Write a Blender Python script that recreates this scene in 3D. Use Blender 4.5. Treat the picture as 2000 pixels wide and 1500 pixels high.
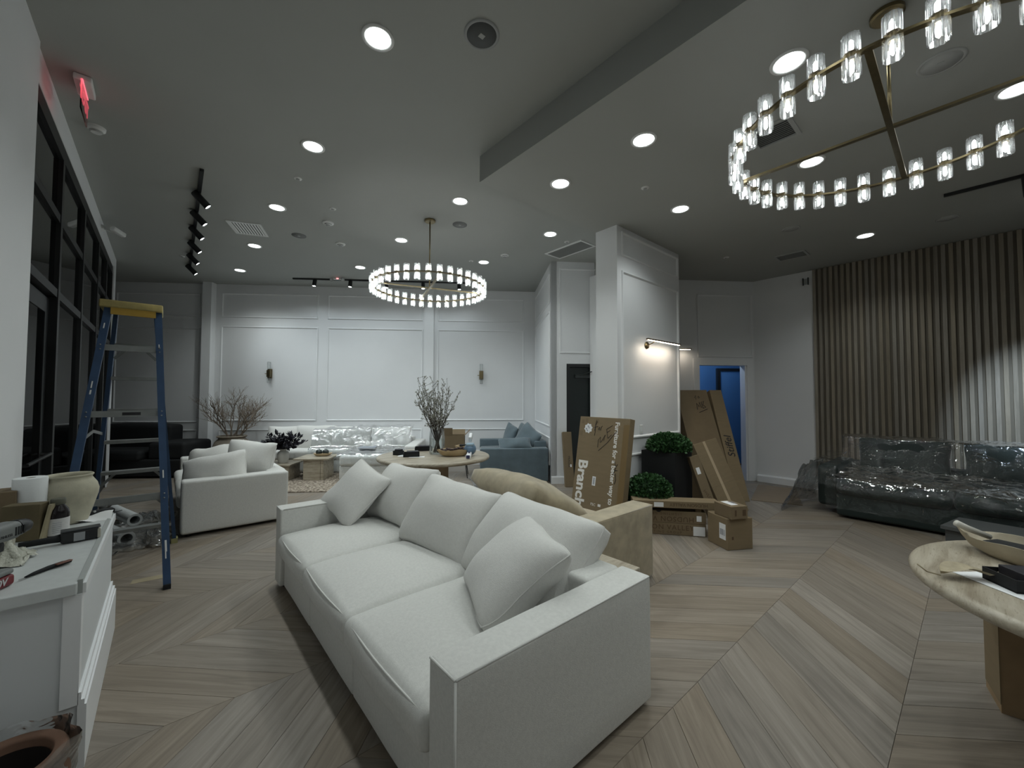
import bpy, bmesh, math, random
import numpy as np
from mathutils import Vector, Matrix, Euler, noise

random.seed(7)
scene = bpy.context.scene
for o in list(bpy.data.objects):
    bpy.data.objects.remove(o)
R = math.radians
PI = math.pi
COL = scene.collection

# ------------------------------------------------------------------ camera
cam_d = bpy.data.cameras.new('camera')
cam = bpy.data.objects.new('camera', cam_d)
COL.objects.link(cam)
cam_d.sensor_fit = 'HORIZONTAL'
cam_d.sensor_width = 36.0
cam_d.lens = 36.0 * 782.6 / 2000.0
cam_d.clip_start = 0.05
cam_d.clip_end = 200
_y, _p, _r = R(40.835), R(1.939), R(0.164)
_f0 = Vector((math.sin(_y), math.cos(_y), 0)); _r0 = Vector((math.cos(_y), -math.sin(_y), 0)); _u0 = Vector((0, 0, 1))
_f = _f0 * math.cos(_p) + _u0 * math.sin(_p); _u = -_f0 * math.sin(_p) + _u0 * math.cos(_p)
_rt = _r0 * math.cos(_r) + _u * math.sin(_r); _up = -_r0 * math.sin(_r) + _u * math.cos(_r)
cam.matrix_world = Matrix(((_rt.x, _up.x, -_f.x, 0), (_rt.y, _up.y, -_f.y, 0), (_rt.z, _up.z, -_f.z, 1.5), (0, 0, 0, 1)))
scene.camera = cam

# ------------------------------------------------------------------ world: night outside
world = bpy.data.worlds.new('night'); scene.world = world
world.use_nodes = True
world.node_tree.nodes['Background'].inputs[0].default_value = (0.006, 0.010, 0.014, 1)
world.node_tree.nodes['Background'].inputs[1].default_value = 1.0

# ------------------------------------------------------------------ exposure and colour
vs = scene.view_settings
vs.view_transform = 'Standard'; vs.look = 'None'; vs.gamma = 1.0; vs.use_curve_mapping = False
vs.exposure = EXPOSURE = 0.18
scene.cycles.max_bounces = 6
scene.cycles.diffuse_bounces = 3
scene.cycles.glossy_bounces = 3
scene.cycles.transparent_max_bounces = 10
scene.cycles.use_adaptive_sampling = True
scene.cycles.adaptive_threshold = 0.05
scene.cycles.sample_clamp_indirect = 6.0
scene.cycles.caustics_reflective = False
scene.cycles.caustics_refractive = False
# strengths of the lamps (each lamp's light is made in its builder)
S_DOWN = 7.0        # radiance of a downlight lens
W_DOWN = {0: 37.0, 1: 42.0, 2: 60.0}   # watts of a downlight's beam: over the sofas, mid room, lounge circuit
S_BULB, S_BULB_NEAR = 56.0, 15.0   # radiance of the bulbs of the far and near chandelier
W_TRACK = 7.0      # watts of a track head on the far wall
LAMP = (0.93, 1.0, 0.985)

# ------------------------------------------------------------------ helpers
BETA = R(-36.08)
BXV = Vector((math.cos(BETA), math.sin(BETA), 0)); BYV = Vector((-math.sin(BETA), math.cos(BETA), 0))
def WB(bx, by, z=0.0):
    v = BXV * bx + BYV * by
    return (v.x, v.y, z)

def link(o, parent=None):
    COL.objects.link(o)
    if parent is not None:
        o.parent = parent
    return o

def tag(o, label, cat, group=None, kind=None):
    if label: o['label'] = label
    if cat: o['category'] = cat
    if group: o['group'] = group
    if kind: o['kind'] = kind
    return o

def thing(name, label, cat, loc=(0, 0, 0), rz=0.0, group=None):
    o = bpy.data.objects.new(name, None)
    link(o); o.location = loc; o.rotation_euler = (0, 0, rz); o.empty_display_size = 0.1
    return tag(o, label, cat, group)

def copy_tree(o, parent=None):
    c = o.copy(); link(c, parent)
    for ch in o.children:
        copy_tree(ch, c)
    return c

class MB:
    def __init__(s):
        s.v = []; s.f = []; s.uv = None
    def add(s, vs, fs):
        b = len(s.v); s.v += [tuple(p) for p in vs]; s.f += [tuple(i + b for i in f) for f in fs]; return s
    def box(s, x0, x1, y0, y1, z0, z1):
        return s.add([(x0, y0, z0), (x1, y0, z0), (x1, y1, z0), (x0, y1, z0), (x0, y0, z1), (x1, y0, z1), (x1, y1, z1), (x0, y1, z1)],
                     [(3, 2, 1, 0), (4, 5, 6, 7), (0, 1, 5, 4), (1, 2, 6, 5), (2, 3, 7, 6), (3, 0, 4, 7)])
    def obox(s, o, ex, ey, ez):
        o = Vector(o); ex = Vector(ex); ey = Vector(ey); ez = Vector(ez)
        return s.add([o, o + ex, o + ex + ey, o + ey, o + ez, o + ex + ez, o + ex + ey + ez, o + ey + ez],
                     [(3, 2, 1, 0), (4, 5, 6, 7), (0, 1, 5, 4), (1, 2, 6, 5), (2, 3, 7, 6), (3, 0, 4, 7)])
    def bar(s, p0, p1, w, h, up=(0, 0, 1)):
        p0 = Vector(p0); p1 = Vector(p1); d = (p1 - p0).normalized(); up = Vector(up)
        sd = d.cross(up)
        if sd.length < 1e-4: sd = d.cross(Vector((1, 0, 0)))
        sd.normalize(); u = sd.cross(d).normalized()
        return s.obox(p0 - sd * w / 2 - u * h / 2, p1 - p0, sd * w, u * h) if False else s.obox(p0 - sd * w / 2 - u * h / 2, sd * w, p1 - p0, u * h)
    def prism(s, pts, z0, z1):
        n = len(pts)
        return s.add([(x, y, z0) for x, y in pts] + [(x, y, z1) for x, y in pts],
                     [tuple(range(n - 1, -1, -1)), tuple(range(n, 2 * n))] + [(i, (i + 1) % n, (i + 1) % n + n, i + n) for i in range(n)])
    def tube(s, pts, r, n=8, closed=False, caps=True):
        pts = [Vector(p) for p in pts]; k = len(pts)
        rs = r if isinstance(r, (list, tuple)) else [r] * k
        rings = []; prev = None
        for i, p in enumerate(pts):
            a = pts[(i - 1) % k] if (closed or i > 0) else p
            b = pts[(i + 1) % k] if (closed or i < k - 1) else p
            d = (b - a)
            d = d.normalized() if d.length > 1e-9 else Vector((0, 0, 1))
            if prev is None:
                x = d.orthogonal().normalized()
            else:
                x = prev - d * prev.dot(d)
                x = x.normalized() if x.length > 1e-6 else d.orthogonal().normalized()
            prev = x; y = d.cross(x)
            rings.append([p + (x * math.cos(2 * PI * j / n) + y * math.sin(2 * PI * j / n)) * rs[i] for j in range(n)])
        vs = [q for ring in rings for q in ring]; fs = []
        for i in range(k if closed else k - 1):
            i2 = (i + 1) % k
            for j in range(n):
                fs.append((i * n + j, i * n + (j + 1) % n, i2 * n + (j + 1) % n, i2 * n + j))
        if not closed and caps:
            fs.append(tuple(range(n - 1, -1, -1))); fs.append(tuple((k - 1) * n + j for j in range(n)))
        return s.add(vs, fs)
    def cyl(s, p0, p1, r0, r1=None, n=16):
        return s.tube([p0, p1], [r0, r0 if r1 is None else r1], n)
    def lathe(s, prof, n=28, c=(0, 0, 0), flute=0.0, nf=0):
        vs = []; fs = []; ids = []
        for r, z in prof:
            if r < 1e-6:
                ids.append([len(vs)]); vs.append((c[0], c[1], c[2] + z))
            else:
                row = []
                for j in range(n):
                    a = 2 * PI * j / n; rr = r * (1 + flute * math.cos(nf * a)) if nf else r
                    row.append(len(vs)); vs.append((c[0] + rr * math.cos(a), c[1] + rr * math.sin(a), c[2] + z))
                ids.append(row)
        for A, B in zip(ids, ids[1:]):
            for j in range(n):
                a0, a1 = A[j % len(A)], A[(j + 1) % len(A)]; b0, b1 = B[j % len(B)], B[(j + 1) % len(B)]
                if len(A) == 1 and len(B) == 1: continue
                if len(A) == 1: fs.append((a0, b1, b0))
                elif len(B) == 1: fs.append((a0, a1, b0))
                else: fs.append((a0, a1, b1, b0))
        return s.add(vs, fs)
    def sphere(s, c, r, n=14, m=9, sc=(1, 1, 1)):
        prof = [(r * math.sin(PI * i / m), -r * math.cos(PI * i / m)) for i in range(m + 1)]
        prof[0] = (0, -r); prof[-1] = (0, r)
        b = MB().lathe(prof, n)
        return s.add([(c[0] + x * sc[0], c[1] + y * sc[1], c[2] + z * sc[2]) for x, y, z in b.v], b.f)
    def rbox(s, x0, x1, y0, y1, z0, z1, r=0.03, k=4, m=3, crown=0.0, belly=0.0, wr=0.0, ws=3.0, seed=0.0, sag=0.0):
        """rounded box; crown lifts the top, belly swells the sides, wr is a soft wrinkle"""
        c = Vector(((x0 + x1) / 2, (y0 + y1) / 2, (z0 + z1) / 2)); h = Vector(((x1 - x0) / 2, (y1 - y0) / 2, (z1 - z0) / 2))
        r = min(r, h.x * .99, h.y * .99, h.z * .99)
        ax = []
        for d in range(3):
            H = h[d]
            a = [-H + r * i / m for i in range(m)] + [-(H - r) + 2 * (H - r) * i / k for i in range(k + 1)] + [H - r + r * i / m for i in range(1, m + 1)]
            ax.append(a)
        idx = {}; vs = []; fs = []
        def vid(p):
            key = (round(p[0], 5), round(p[1], 5), round(p[2], 5))
            if key in idx: return idx[key]
            q = Vector([max(-(h[d] - r), min(h[d] - r, p[d])) for d in range(3)])
            dv = Vector(p) - q
            w = q + dv.normalized() * r if dv.length > 1e-9 else Vector(p)
            u, v, t = w.x / h.x, w.y / h.y, w.z / h.z
            if crown: w.z += crown * max(0, (1 - u * u)) ** .6 * max(0, (1 - v * v)) ** .6 * (1 if t > 0 else 0.25 * t)
            if belly:
                w.x += belly * u * max(0, 1 - t * t) * max(0, 1 - v * v * .6); w.y += belly * v * max(0, 1 - t * t) * max(0, 1 - u * u * .6)
            if sag and t < 0: w.z -= sag * (1 - u * u) * (1 - v * v)
            if wr:
                nv = noise.noise_vector((w + c) * ws + Vector((seed, seed * 1.7, -seed)))
                w += nv * wr
            idx[key] = len(vs); vs.append(w + c); return idx[key]
        n = k + 2 * m
        for d in range(3):
            e, g = (d + 1) % 3, (d + 2) % 3
            for sgn in (-1, 1):
                for i in range(n):
                    for j in range(n):
                        q = []
                        for a, b in ((i, j), (i + 1, j), (i + 1, j + 1), (i, j + 1)):
                            p = [0, 0, 0]; p[d] = sgn * h[d]; p[e] = ax[e][a]; p[g] = ax[g][b]; q.append(vid(p))
                        fs.append(tuple(q) if sgn > 0 else tuple(reversed(q)))
        return s.add(vs, fs)
    def pillow(s, w, h, t, n=16, pinch=.07, gus=0.0, wr=.006, seed=0.0, pw=2.4, ex=.5):
        """soft cushion in the xz plane, thickness along y, front towards -y"""
        vs = []; fs = []; ids = {}
        def pt(i, j, side):
            u = -1 + 2 * i / n; v = -1 + 2 * j / n
            # denser near the rim
            u = math.copysign(1 - (1 - abs(u)) ** 1.35, u) if u else 0; v = math.copysign(1 - (1 - abs(v)) ** 1.35, v) if v else 0
            x = w / 2 * u * (1 - pinch * (1 - v * v) * abs(u)); z = h / 2 * v * (1 - pinch * (1 - u * u) * abs(v))
            # rounded corners
            q = max(0, abs(u) + abs(v) - 1.6) / .4
            x *= 1 - .05 * q * q; z *= 1 - .05 * q * q
            T = t / 2 * ((1 - abs(u) ** pw) * (1 - abs(v) ** pw)) ** ex + gus / 2
            y = side * T
            nn = noise.noise_vector(Vector((x * 5 + seed, z * 5 - seed, side * 2.3 + seed)))
            cr = 1 + 1.6 * (abs(u * v)) ** 2
            return (x + nn.x * wr, y + nn.y * wr * 1.5 * cr, z + nn.z * wr)
        for side in (-1, 1):
            for i in range(n + 1):
                for j in range(n + 1):
                    rim = i in (0, n) or j in (0, n)
                    key = (i, j, 0 if rim and gus == 0 else side)
                    if key in ids: continue
                    ids[key] = len(vs); vs.append(pt(i, j, side))
        def k(i, j, side):
            rim = i in (0, n) or j in (0, n)
            return ids[(i, j, 0 if rim and gus == 0 else side)]
        for i in range(n):
            for j in range(n):
                fs.append((k(i, j, -1), k(i + 1, j, -1), k(i + 1, j + 1, -1), k(i, j + 1, -1)))
                fs.append((k(i, j, 1), k(i, j + 1, 1), k(i + 1, j + 1, 1), k(i + 1, j, 1)))
        if gus:
            rim = [(i, 0) for i in range(n)] + [(n, j) for j in range(n)] + [(i, n) for i in range(n, 0, -1)] + [(0, j) for j in range(n, 0, -1)]
            for a, b in zip(rim, rim[1:] + rim[:1]):
                fs.append((k(*a, -1), k(*a, 1), k(*b, 1), k(*b, -1)))
        s.rim = [pt(i, j, -1) for i, j in ([(i, 0) for i in range(n)] + [(n, j) for j in range(n)] + [(i, n) for i in range(n, 0, -1)] + [(0, j) for j in range(n, 0, -1)])]
        return s.add(vs, fs)
    def build(s, name, mat, parent=None, smooth=False, loc=None, rot=None, flat_angle=None):
        me = bpy.data.meshes.new(name)
        me.from_pydata([tuple(p) for p in s.v], [], s.f); me.update()
        if smooth:
            me.polygons.foreach_set('use_smooth', [True] * len(me.polygons))
            if flat_angle:
                try: me.set_sharp_from_angle(angle=R(flat_angle))
                except Exception: pass
        if mat is not None: me.materials.append(mat)
        o = bpy.data.objects.new(name, me); link(o, parent)
        if loc is not None: o.location = loc
        if rot is not None: o.rotation_euler = rot
        return o

def bevel_box(x0, x1, y0, y1, z0, z1, b=.006):
    """box with chamfered edges (44 tris)"""
    return MB().rbox(x0, x1, y0, y1, z0, z1, b, 1, 1)

_txt = {}
def lettering(body, parent, mat4, size, mat, bold=0.0, sx=1.0, align='CENTER', name='lettering', space=1.0, shear=0.0):
    """flat printed letters as a thin mesh, centred on mat4"""
    key = (body, size, bold, align, space, shear)
    if key not in _txt:
        c = bpy.data.curves.new('letters', 'FONT'); c.body = body; c.size = size; c.align_x = align; c.align_y = 'CENTER'; c.offset = bold; c.extrude = .0004; c.space_character = space; c.shear = shear; c.resolution_u = 3
        o = bpy.data.objects.new('letters', c); COL.objects.link(o)
        dg = bpy.context.evaluated_depsgraph_get(); dg.update()
        me = bpy.data.meshes.new_from_object(o.evaluated_get(dg)); bpy.data.objects.remove(o); bpy.data.curves.remove(c)
        _txt[key] = me
    me = _txt[key].copy(); me.materials.clear(); me.materials.append(mat)
    o = bpy.data.objects.new(name, me); link(o, parent); o.matrix_local = mat4 @ Matrix.Diagonal((sx, 1, 1, 1))
    return o
def on_front(x, z, ang=0.0, y=-.0006):
    """frame of print on a box front that faces -y"""
    return Matrix.Translation((x, y, z)) @ Matrix.Rotation(R(90), 4, 'X') @ Matrix.Rotation(R(ang), 4, 'Z')

# ------------------------------------------------------------------ materials
MATS = {}
def _nodes(name):
    m = bpy.data.materials.new(name); m.use_nodes = True
    nt = m.node_tree; nt.nodes.clear()
    out = nt.nodes.new('ShaderNodeOutputMaterial')
    return m, nt, out
def N(nt, typ, **kw):
    n = nt.nodes.new(typ)
    for k, v in kw.items():
        if k in n.inputs: n.inputs[k].default_value = v
        else: setattr(n, k, v)
    return n
def P(name, col, rough=.6, metal=0.0, spec=.4, var=0.0, vscale=6.0, bump=0.0, bscale=80.0, coat=0.0, sheen=0.0, stretch=None, detail=4.0):
    if name in MATS: return MATS[name]
    m, nt, out = _nodes(name)
    b = N(nt, 'ShaderNodeBsdfPrincipled'); nt.links.new(b.outputs[0], out.inputs[0])
    b.inputs['Base Color'].default_value = (*col, 1); b.inputs['Roughness'].default_value = rough; b.inputs['Metallic'].default_value = metal
    b.inputs['Specular IOR Level'].default_value = spec
    if coat: b.inputs['Coat Weight'].default_value = coat; b.inputs['Coat Roughness'].default_value = .08
    if sheen: b.inputs['Sheen Weight'].default_value = sheen; b.inputs['Sheen Roughness'].default_value = .4
    if var or bump:
        tc = N(nt, 'ShaderNodeTexCoord'); mp = N(nt, 'ShaderNodeMapping'); nt.links.new(tc.outputs['Object'], mp.inputs['Vector'])
        if stretch: mp.inputs['Scale'].default_value = stretch
    if var:
        nz = N(nt, 'ShaderNodeTexNoise', Scale=vscale, Detail=detail); nt.links.new(mp.outputs[0], nz.inputs['Vector'])
        rp = N(nt, 'ShaderNodeValToRGB'); nt.links.new(nz.outputs['Fac'], rp.inputs[0])
        rp.color_ramp.elements[0].position = .3; rp.color_ramp.elements[1].position = .7
        rp.color_ramp.elements[0].color = (*[c * (1 - var) for c in col], 1); rp.color_ramp.elements[1].color = (*[min(1, c * (1 + var)) for c in col], 1)
        nt.links.new(rp.outputs[0], b.inputs['Base Color'])
    if bump:
        n2 = N(nt, 'ShaderNodeTexNoise', Scale=bscale, Detail=3.0); nt.links.new(mp.outputs[0], n2.inputs['Vector'])
        bp = N(nt, 'ShaderNodeBump', Strength=bump, Distance=.01); nt.links.new(n2.outputs['Fac'], bp.inputs['Height']); nt.links.new(bp.outputs[0], b.inputs['Normal'])
    MATS[name] = m
    return m
def E(name, col, s):
    if name in MATS: return MATS[name]
    m, nt, out = _nodes(name)
    e = N(nt, 'ShaderNodeEmission'); e.inputs[0].default_value = (*col, 1); e.inputs[1].default_value = s
    nt.links.new(e.outputs[0], out.inputs[0]); MATS[name] = m; return m
def CLEAR(name, tint=(1, 1, 1), base=.04, gain=1.0, rough=.03, ior=1.45, bump=0.0, bscale=6.0, milk=0.0, glow=False):
    """thin clear sheet: mostly transparent, glossy by Fresnel"""
    if name in MATS: return MATS[name]
    m, nt, out = _nodes(name)
    tr = N(nt, 'ShaderNodeBsdfTransparent'); tr.inputs[0].default_value = (*tint, 1)
    gl = N(nt, 'ShaderNodeBsdfGlossy'); gl.inputs['Roughness'].default_value = rough
    fr = N(nt, 'ShaderNodeFresnel'); fr.inputs['IOR'].default_value = ior
    ma = N(nt, 'ShaderNodeMath', operation='MULTIPLY_ADD'); ma.use_clamp = True
    nt.links.new(fr.outputs[0], ma.inputs[0]); ma.inputs[1].default_value = gain; ma.inputs[2].default_value = base
    mx = N(nt, 'ShaderNodeMixShader'); nt.links.new(ma.outputs[0], mx.inputs[0]); nt.links.new(tr.outputs[0], mx.inputs[1]); nt.links.new(gl.outputs[0], mx.inputs[2])
    last = mx
    if milk:
        df = N(nt, 'ShaderNodeBsdfTranslucent' if glow else 'ShaderNodeBsdfDiffuse'); df.inputs[0].default_value = (.8, .82, .82, 1)
        m2 = N(nt, 'ShaderNodeMixShader'); m2.inputs[0].default_value = milk; nt.links.new(mx.outputs[0], m2.inputs[1]); nt.links.new(df.outputs[0], m2.inputs[2]); last = m2
    if bump:
        tc = N(nt, 'ShaderNodeTexCoord'); nz = N(nt, 'ShaderNodeTexNoise', Scale=bscale, Detail=3.0, Distortion=.6); nt.links.new(tc.outputs['Object'], nz.inputs['Vector'])
        bp = N(nt, 'ShaderNodeBump', Strength=bump, Distance=.05); nt.links.new(nz.outputs['Fac'], bp.inputs['Height'])
        nt.links.new(bp.outputs[0], gl.inputs['Normal']); nt.links.new(bp.outputs[0], fr.inputs['Normal'])
    nt.links.new(last.outputs[0], out.inputs[0]); MATS[name] = m; return m

def make_wood(name, cols, gv, gu, rough, use_uv=True, rnd=1.0):
    m, nt, out = _nodes(name); L = nt.links
    b = N(nt, 'ShaderNodeBsdfPrincipled'); L.new(b.outputs[0], out.inputs[0])
    b.inputs['Roughness'].default_value = rough; b.inputs['Specular IOR Level'].default_value = .35
    tc = N(nt, 'ShaderNodeTexCoord'); oi = N(nt, 'ShaderNodeObjectInfo'); ge = N(nt, 'ShaderNodeNewGeometry')
    ad = N(nt, 'ShaderNodeMath', operation='ADD'); L.new(oi.outputs['Random'], ad.inputs[0]); L.new(ge.outputs['Random Per Island'], ad.inputs[1])
    fr = N(nt, 'ShaderNodeMath', operation='FRACT'); L.new(ad.outputs[0], fr.inputs[0])
    mp = N(nt, 'ShaderNodeMapping'); L.new(tc.outputs['UV' if use_uv else 'Object'], mp.inputs['Vector']); mp.inputs['Scale'].default_value = (gu, gv, 1) if use_uv else (gv, gv, gu)
    cx = N(nt, 'ShaderNodeCombineXYZ'); m7 = N(nt, 'ShaderNodeMath', operation='MULTIPLY'); L.new(fr.outputs[0], m7.inputs[0]); m7.inputs[1].default_value = 57.0
    for i in range(3): L.new(m7.outputs[0], cx.inputs[i])
    av = N(nt, 'ShaderNodeVectorMath', operation='ADD'); L.new(mp.outputs[0], av.inputs[0]); L.new(cx.outputs[0], av.inputs[1])
    nz = N(nt, 'ShaderNodeTexNoise', Scale=1.0, Detail=6.0, Roughness=.62, Distortion=.9); L.new(av.outputs[0], nz.inputs['Vector'])
    wv = N(nt, 'ShaderNodeTexNoise', Scale=3.4, Detail=3.0); L.new(av.outputs[0], wv.inputs['Vector'])
    rp = N(nt, 'ShaderNodeValToRGB'); L.new(nz.outputs['Fac'], rp.inputs[0])
    el = rp.color_ramp.elements; el[0].position = .30; el[1].position = .72; el[0].color = (*cols[0], 1); el[1].color = (*cols[1], 1)
    # tone of the single board
    rv = N(nt, 'ShaderNodeMapRange'); L.new(fr.outputs[0], rv.inputs[0]); rv.inputs[3].default_value = 1 - .22 * rnd; rv.inputs[4].default_value = 1 + .16 * rnd
    hs = N(nt, 'ShaderNodeHueSaturation'); L.new(rp.outputs[0], hs.inputs['Color']); L.new(rv.outputs[0], hs.inputs['Value'])
    m13 = N(nt, 'ShaderNodeMath', operation='MULTIPLY'); L.new(fr.outputs[0], m13.inputs[0]); m13.inputs[1].default_value = 13.37
    f13 = N(nt, 'ShaderNodeMath', operation='FRACT'); L.new(m13.outputs[0], f13.inputs[0])
    rs = N(nt, 'ShaderNodeMapRange'); L.new(f13.outputs[0], rs.inputs[0]); rs.inputs[3].default_value = .72; rs.inputs[4].default_value = 1.18
    L.new(rs.outputs[0], hs.inputs['Saturation'])
    L.new(hs.outputs[0], b.inputs['Base Color'])
    bp = N(nt, 'ShaderNodeBump', Strength=.12, Distance=.004); L.new(wv.outputs['Fac'], bp.inputs['Height']); L.new(bp.outputs[0], b.inputs['Normal'])
    MATS[name] = m
    return m

def make_travertine(name, base, dark, light, rough=.35):
    m, nt, out = _nodes(name); L = nt.links
    b = N(nt, 'ShaderNodeBsdfPrincipled'); L.new(b.outputs[0], out.inputs[0]); b.inputs['Roughness'].default_value = rough
    tc = N(nt, 'ShaderNodeTexCoord'); mp = N(nt, 'ShaderNodeMapping'); L.new(tc.outputs['Object'], mp.inputs['Vector']); mp.inputs['Scale'].default_value = (1.2, 9, 9)
    nz = N(nt, 'ShaderNodeTexNoise', Scale=2.2, Detail=8.0, Roughness=.65, Distortion=.5); L.new(mp.outputs[0], nz.inputs['Vector'])
    rp = N(nt, 'ShaderNodeValToRGB'); L.new(nz.outputs['Fac'], rp.inputs[0]); el = rp.color_ramp.elements
    el[0].position = .32; el[0].color = (*dark, 1); el[1].position = .7; el[1].color = (*light, 1); e = el.new(.5); e.color = (*base, 1)
    n2 = N(nt, 'ShaderNodeTexNoise', Scale=16.0, Detail=4.0); L.new(mp.outputs[0], n2.inputs['Vector'])
    r2 = N(nt, 'ShaderNodeValToRGB'); L.new(n2.outputs['Fac'], r2.inputs[0]); r2.color_ramp.elements[0].position = .30; r2.color_ramp.elements[1].position = .40
    r2.color_ramp.elements[0].color = (.62, .58, .5, 1); r2.color_ramp.elements[1].color = (1, 1, 1, 1)
    mu = N(nt, 'ShaderNodeMixRGB', blend_type='MULTIPLY'); mu.inputs[0].default_value = .8; L.new(rp.outputs[0], mu.inputs[1]); L.new(r2.outputs[0], mu.inputs[2])
    L.new(mu.outputs[0], b.inputs['Base Color']); MATS[name] = m; return m

WALL = P('wall_paint', (.80, .81, .82), .62, var=.015, vscale=2.0, bump=.03, bscale=160)
TRIM = P('trim_paint', (.84, .85, .86), .38, bump=.01, bscale=60)
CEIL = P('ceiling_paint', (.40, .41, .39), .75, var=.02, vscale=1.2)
PLANK = make_wood('oak_plank', ((.190, .160, .128), (.315, .270, .220)), 26.0, 1.6, .44, rnd=.55)
SLATW = make_wood('oak_slat', ((.23, .20, .155), (.33, .288, .23)), 30.0, 2.0, .5, use_uv=False, rnd=.8)
FELT = P('oak_backing', (.15, .13, .10), .8)
BLK = P('black_metal', (.012, .013, .014), .42, spec=.5)
BLKM = P('black_matte', (.010, .011, .012), .75)
BRASS = P('aged_brass', (.23, .185, .105), .34, metal=1.0, var=.12, vscale=14)
WHITEP = P('white_plastic', (.78, .79, .78), .45)
GREYP = P('grey_plastic', (.36, .37, .37), .55)
LINEN = P('white_linen', (.70, .70, .67), .9, sheen=.15, var=.05, vscale=70, bump=.14, bscale=260)
LINEN2 = P('ivory_linen', (.73, .725, .695), .88, sheen=.15, var=.03, vscale=60, bump=.25, bscale=240)
WELT = P('welt_piping', (.73, .73, .70), .85)
BLUEV = P('blue_velvet', (.115, .155, .178), .8, sheen=.5, var=.16, vscale=5, bump=.1, bscale=300)
TANV = P('tan_velvet', (.40, .34, .235), .82, sheen=.45, var=.17, vscale=11, bump=.1, bscale=300)
GREENV = P('dark_green_fabric', (.016, .026, .024), .75, sheen=.15, var=.15, vscale=6)
CARD = P('cardboard', (.220, .166, .098), .85, var=.05, vscale=5, bump=.05, bscale=50, stretch=(1, 1, 6))
CARD2 = P('cardboard_dark', (.190, .142, .085), .85, var=.06, vscale=5)
TAPE = P('packing_tape', (.20, .135, .062), .35, spec=.5)
TRAV = make_travertine('travertine', (.42, .37, .285), (.25, .205, .145), (.54, .49, .40))
PAPER = P('white_paper', (.82, .83, .84), .7)
INK = P('black_ink', (.015, .015, .017), .6)
WINK = P('white_ink', (.82, .80, .76), .7)
BINK = P('brown_ink', (.10, .065, .035), .8)
GLASS = CLEAR('clear_glass', (.97, .985, .98), .02, 1.0, .02)
CGLASS = CLEAR('fluted_crystal', (.97, .985, .98), .10, 1.7, .05, milk=.07, glow=True)
THIN = CLEAR('thin_glass', (.985, .99, .988), .02, .35, .03)
WGLASS = CLEAR('window_glass', (.35, .42, .42), .05, 1.1, .015, 1.52)
FILM = CLEAR('plastic_film', (.96, .98, .985), .10, 1.3, .13, 1.5, bump=.75, bscale=7.0, milk=.06)
FILMD = CLEAR('plastic_film_loose', (.95, .97, .97), .02, .75, .10, 1.45, bump=1.0, bscale=7.0, milk=.012)
LENS = E('downlight_lens', LAMP, S_DOWN)
BULB = E('chandelier_bulb', (.97, 1.0, .99), S_BULB); BULBN = E('chandelier_bulb_dim', (.97, 1.0, 1.0), S_BULB_NEAR)
ALU = P('aluminium', (.50, .51, .51), .38, metal=.85)
# ================================================================== THE SETTING
HU, HL = 3.92, 3.655
XS = 8.18                   # plane of the slatted wall
def struct(o):
    o['kind'] = 'structure'; return o

# ---- floor: chevron boards in rows .728 wide, joints every .267
floor = struct(MB().box(-3.2, 9.6, -3.6, 13.4, -.12, -.012).build('floor', P('floor_bed', (.12, .10, .08), .9)))
RH, PX, GAP, CH = .728, .267, .0004, .0010
def plank_geo(sgn):
    """one parallelogram board; sgn +1 leans to +X with +Y"""
    h = RH
    def quad(ins):
        a = ins * 1.4142; y0, y1 = ins, h - ins
        if sgn > 0: return [(y0 + a, y0), (PX + y0 - a, y0), (PX + y1 - a, y1), (y1 + a, y1)]
        return [(h - y0 + a, y0), (PX + h - y0 - a, y0), (PX + h - y1 - a, y1), (h - y1 + a, y1)]
    o = quad(GAP); i = quad(GAP + CH)
    vs = [(x, y, -.012) for x, y in o] + [(x, y, -.0022) for x, y in o] + [(x, y, 0) for x, y in i]
    fs = [(8, 9, 10, 11)]
    for k in range(4):
        k2 = (k + 1) % 4
        fs += [(k, k2, k2 + 4, k + 4), (k + 4, k2 + 4, k2 + 8, k + 8)]
    s2 = .70711
    uv = [((x * s2 + sgn * y * s2), (-sgn * x * s2 + y * s2)) for x, y, z in vs]
    return vs, fs, uv
def plank_mesh(name, vs, fs, uv):
    me = bpy.data.meshes.new(name); me.from_pydata(vs, [], fs); me.update()
    ul = me.uv_layers.new(name='UVMap')
    li = np.empty(len(me.loops), dtype=np.int32); me.loops.foreach_get('vertex_index', li)
    ul.data.foreach_set('uv', np.asarray(uv, dtype=np.float32)[li].ravel())
    me.materials.append(PLANK); return me
PG = {s: plank_geo(s) for s in (1, -1)}
PM = {s: plank_mesh('plank', *PG[s]) for s in (1, -1)}
cands = []
fx, fy = math.sin(_y), math.cos(_y)
for k in range(-5, 18):
    y0 = .27 + RH * k; sgn = 1 if k % 2 == 0 else -1
    for j in range(-22, 40):
        x0 = 1.439 + PX * j
        cx, cy = x0 + (RH + PX) / 2, y0 + RH / 2
        if cx < -2.2 or cx > 8.9 or cy < -3.3 or cy > 12.9: continue
        if cx > 2.4 and .589 * cx + .808 * cy > 7.6 and cx > 6: continue
        if .589 * cx + .808 * cy > 9.7: continue
        d = cx * fx + cy * fy; s = cx * fy - cy * fx
        inside = d > .9 and abs(s) < d * 1.36 + .5 and (cx > -.9)
        cands.append((d if inside else 100 + math.hypot(cx, cy), x0, y0, sgn))
cands.sort()
for d, x0, y0, sgn in cands[:300]:
    o = bpy.data.objects.new('plank', PM[sgn]); link(o, floor); o.location = (x0, y0, 0)
vs, fs, uv = [], [], []
for d, x0, y0, sgn in cands[300:]:
    b = len(vs); V_, F_, U_ = PG[sgn]
    vs += [(x + x0, y + y0, z) for x, y, z in V_]; fs += [tuple(i + b for i in f) for f in F_]; uv += U_
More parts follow.
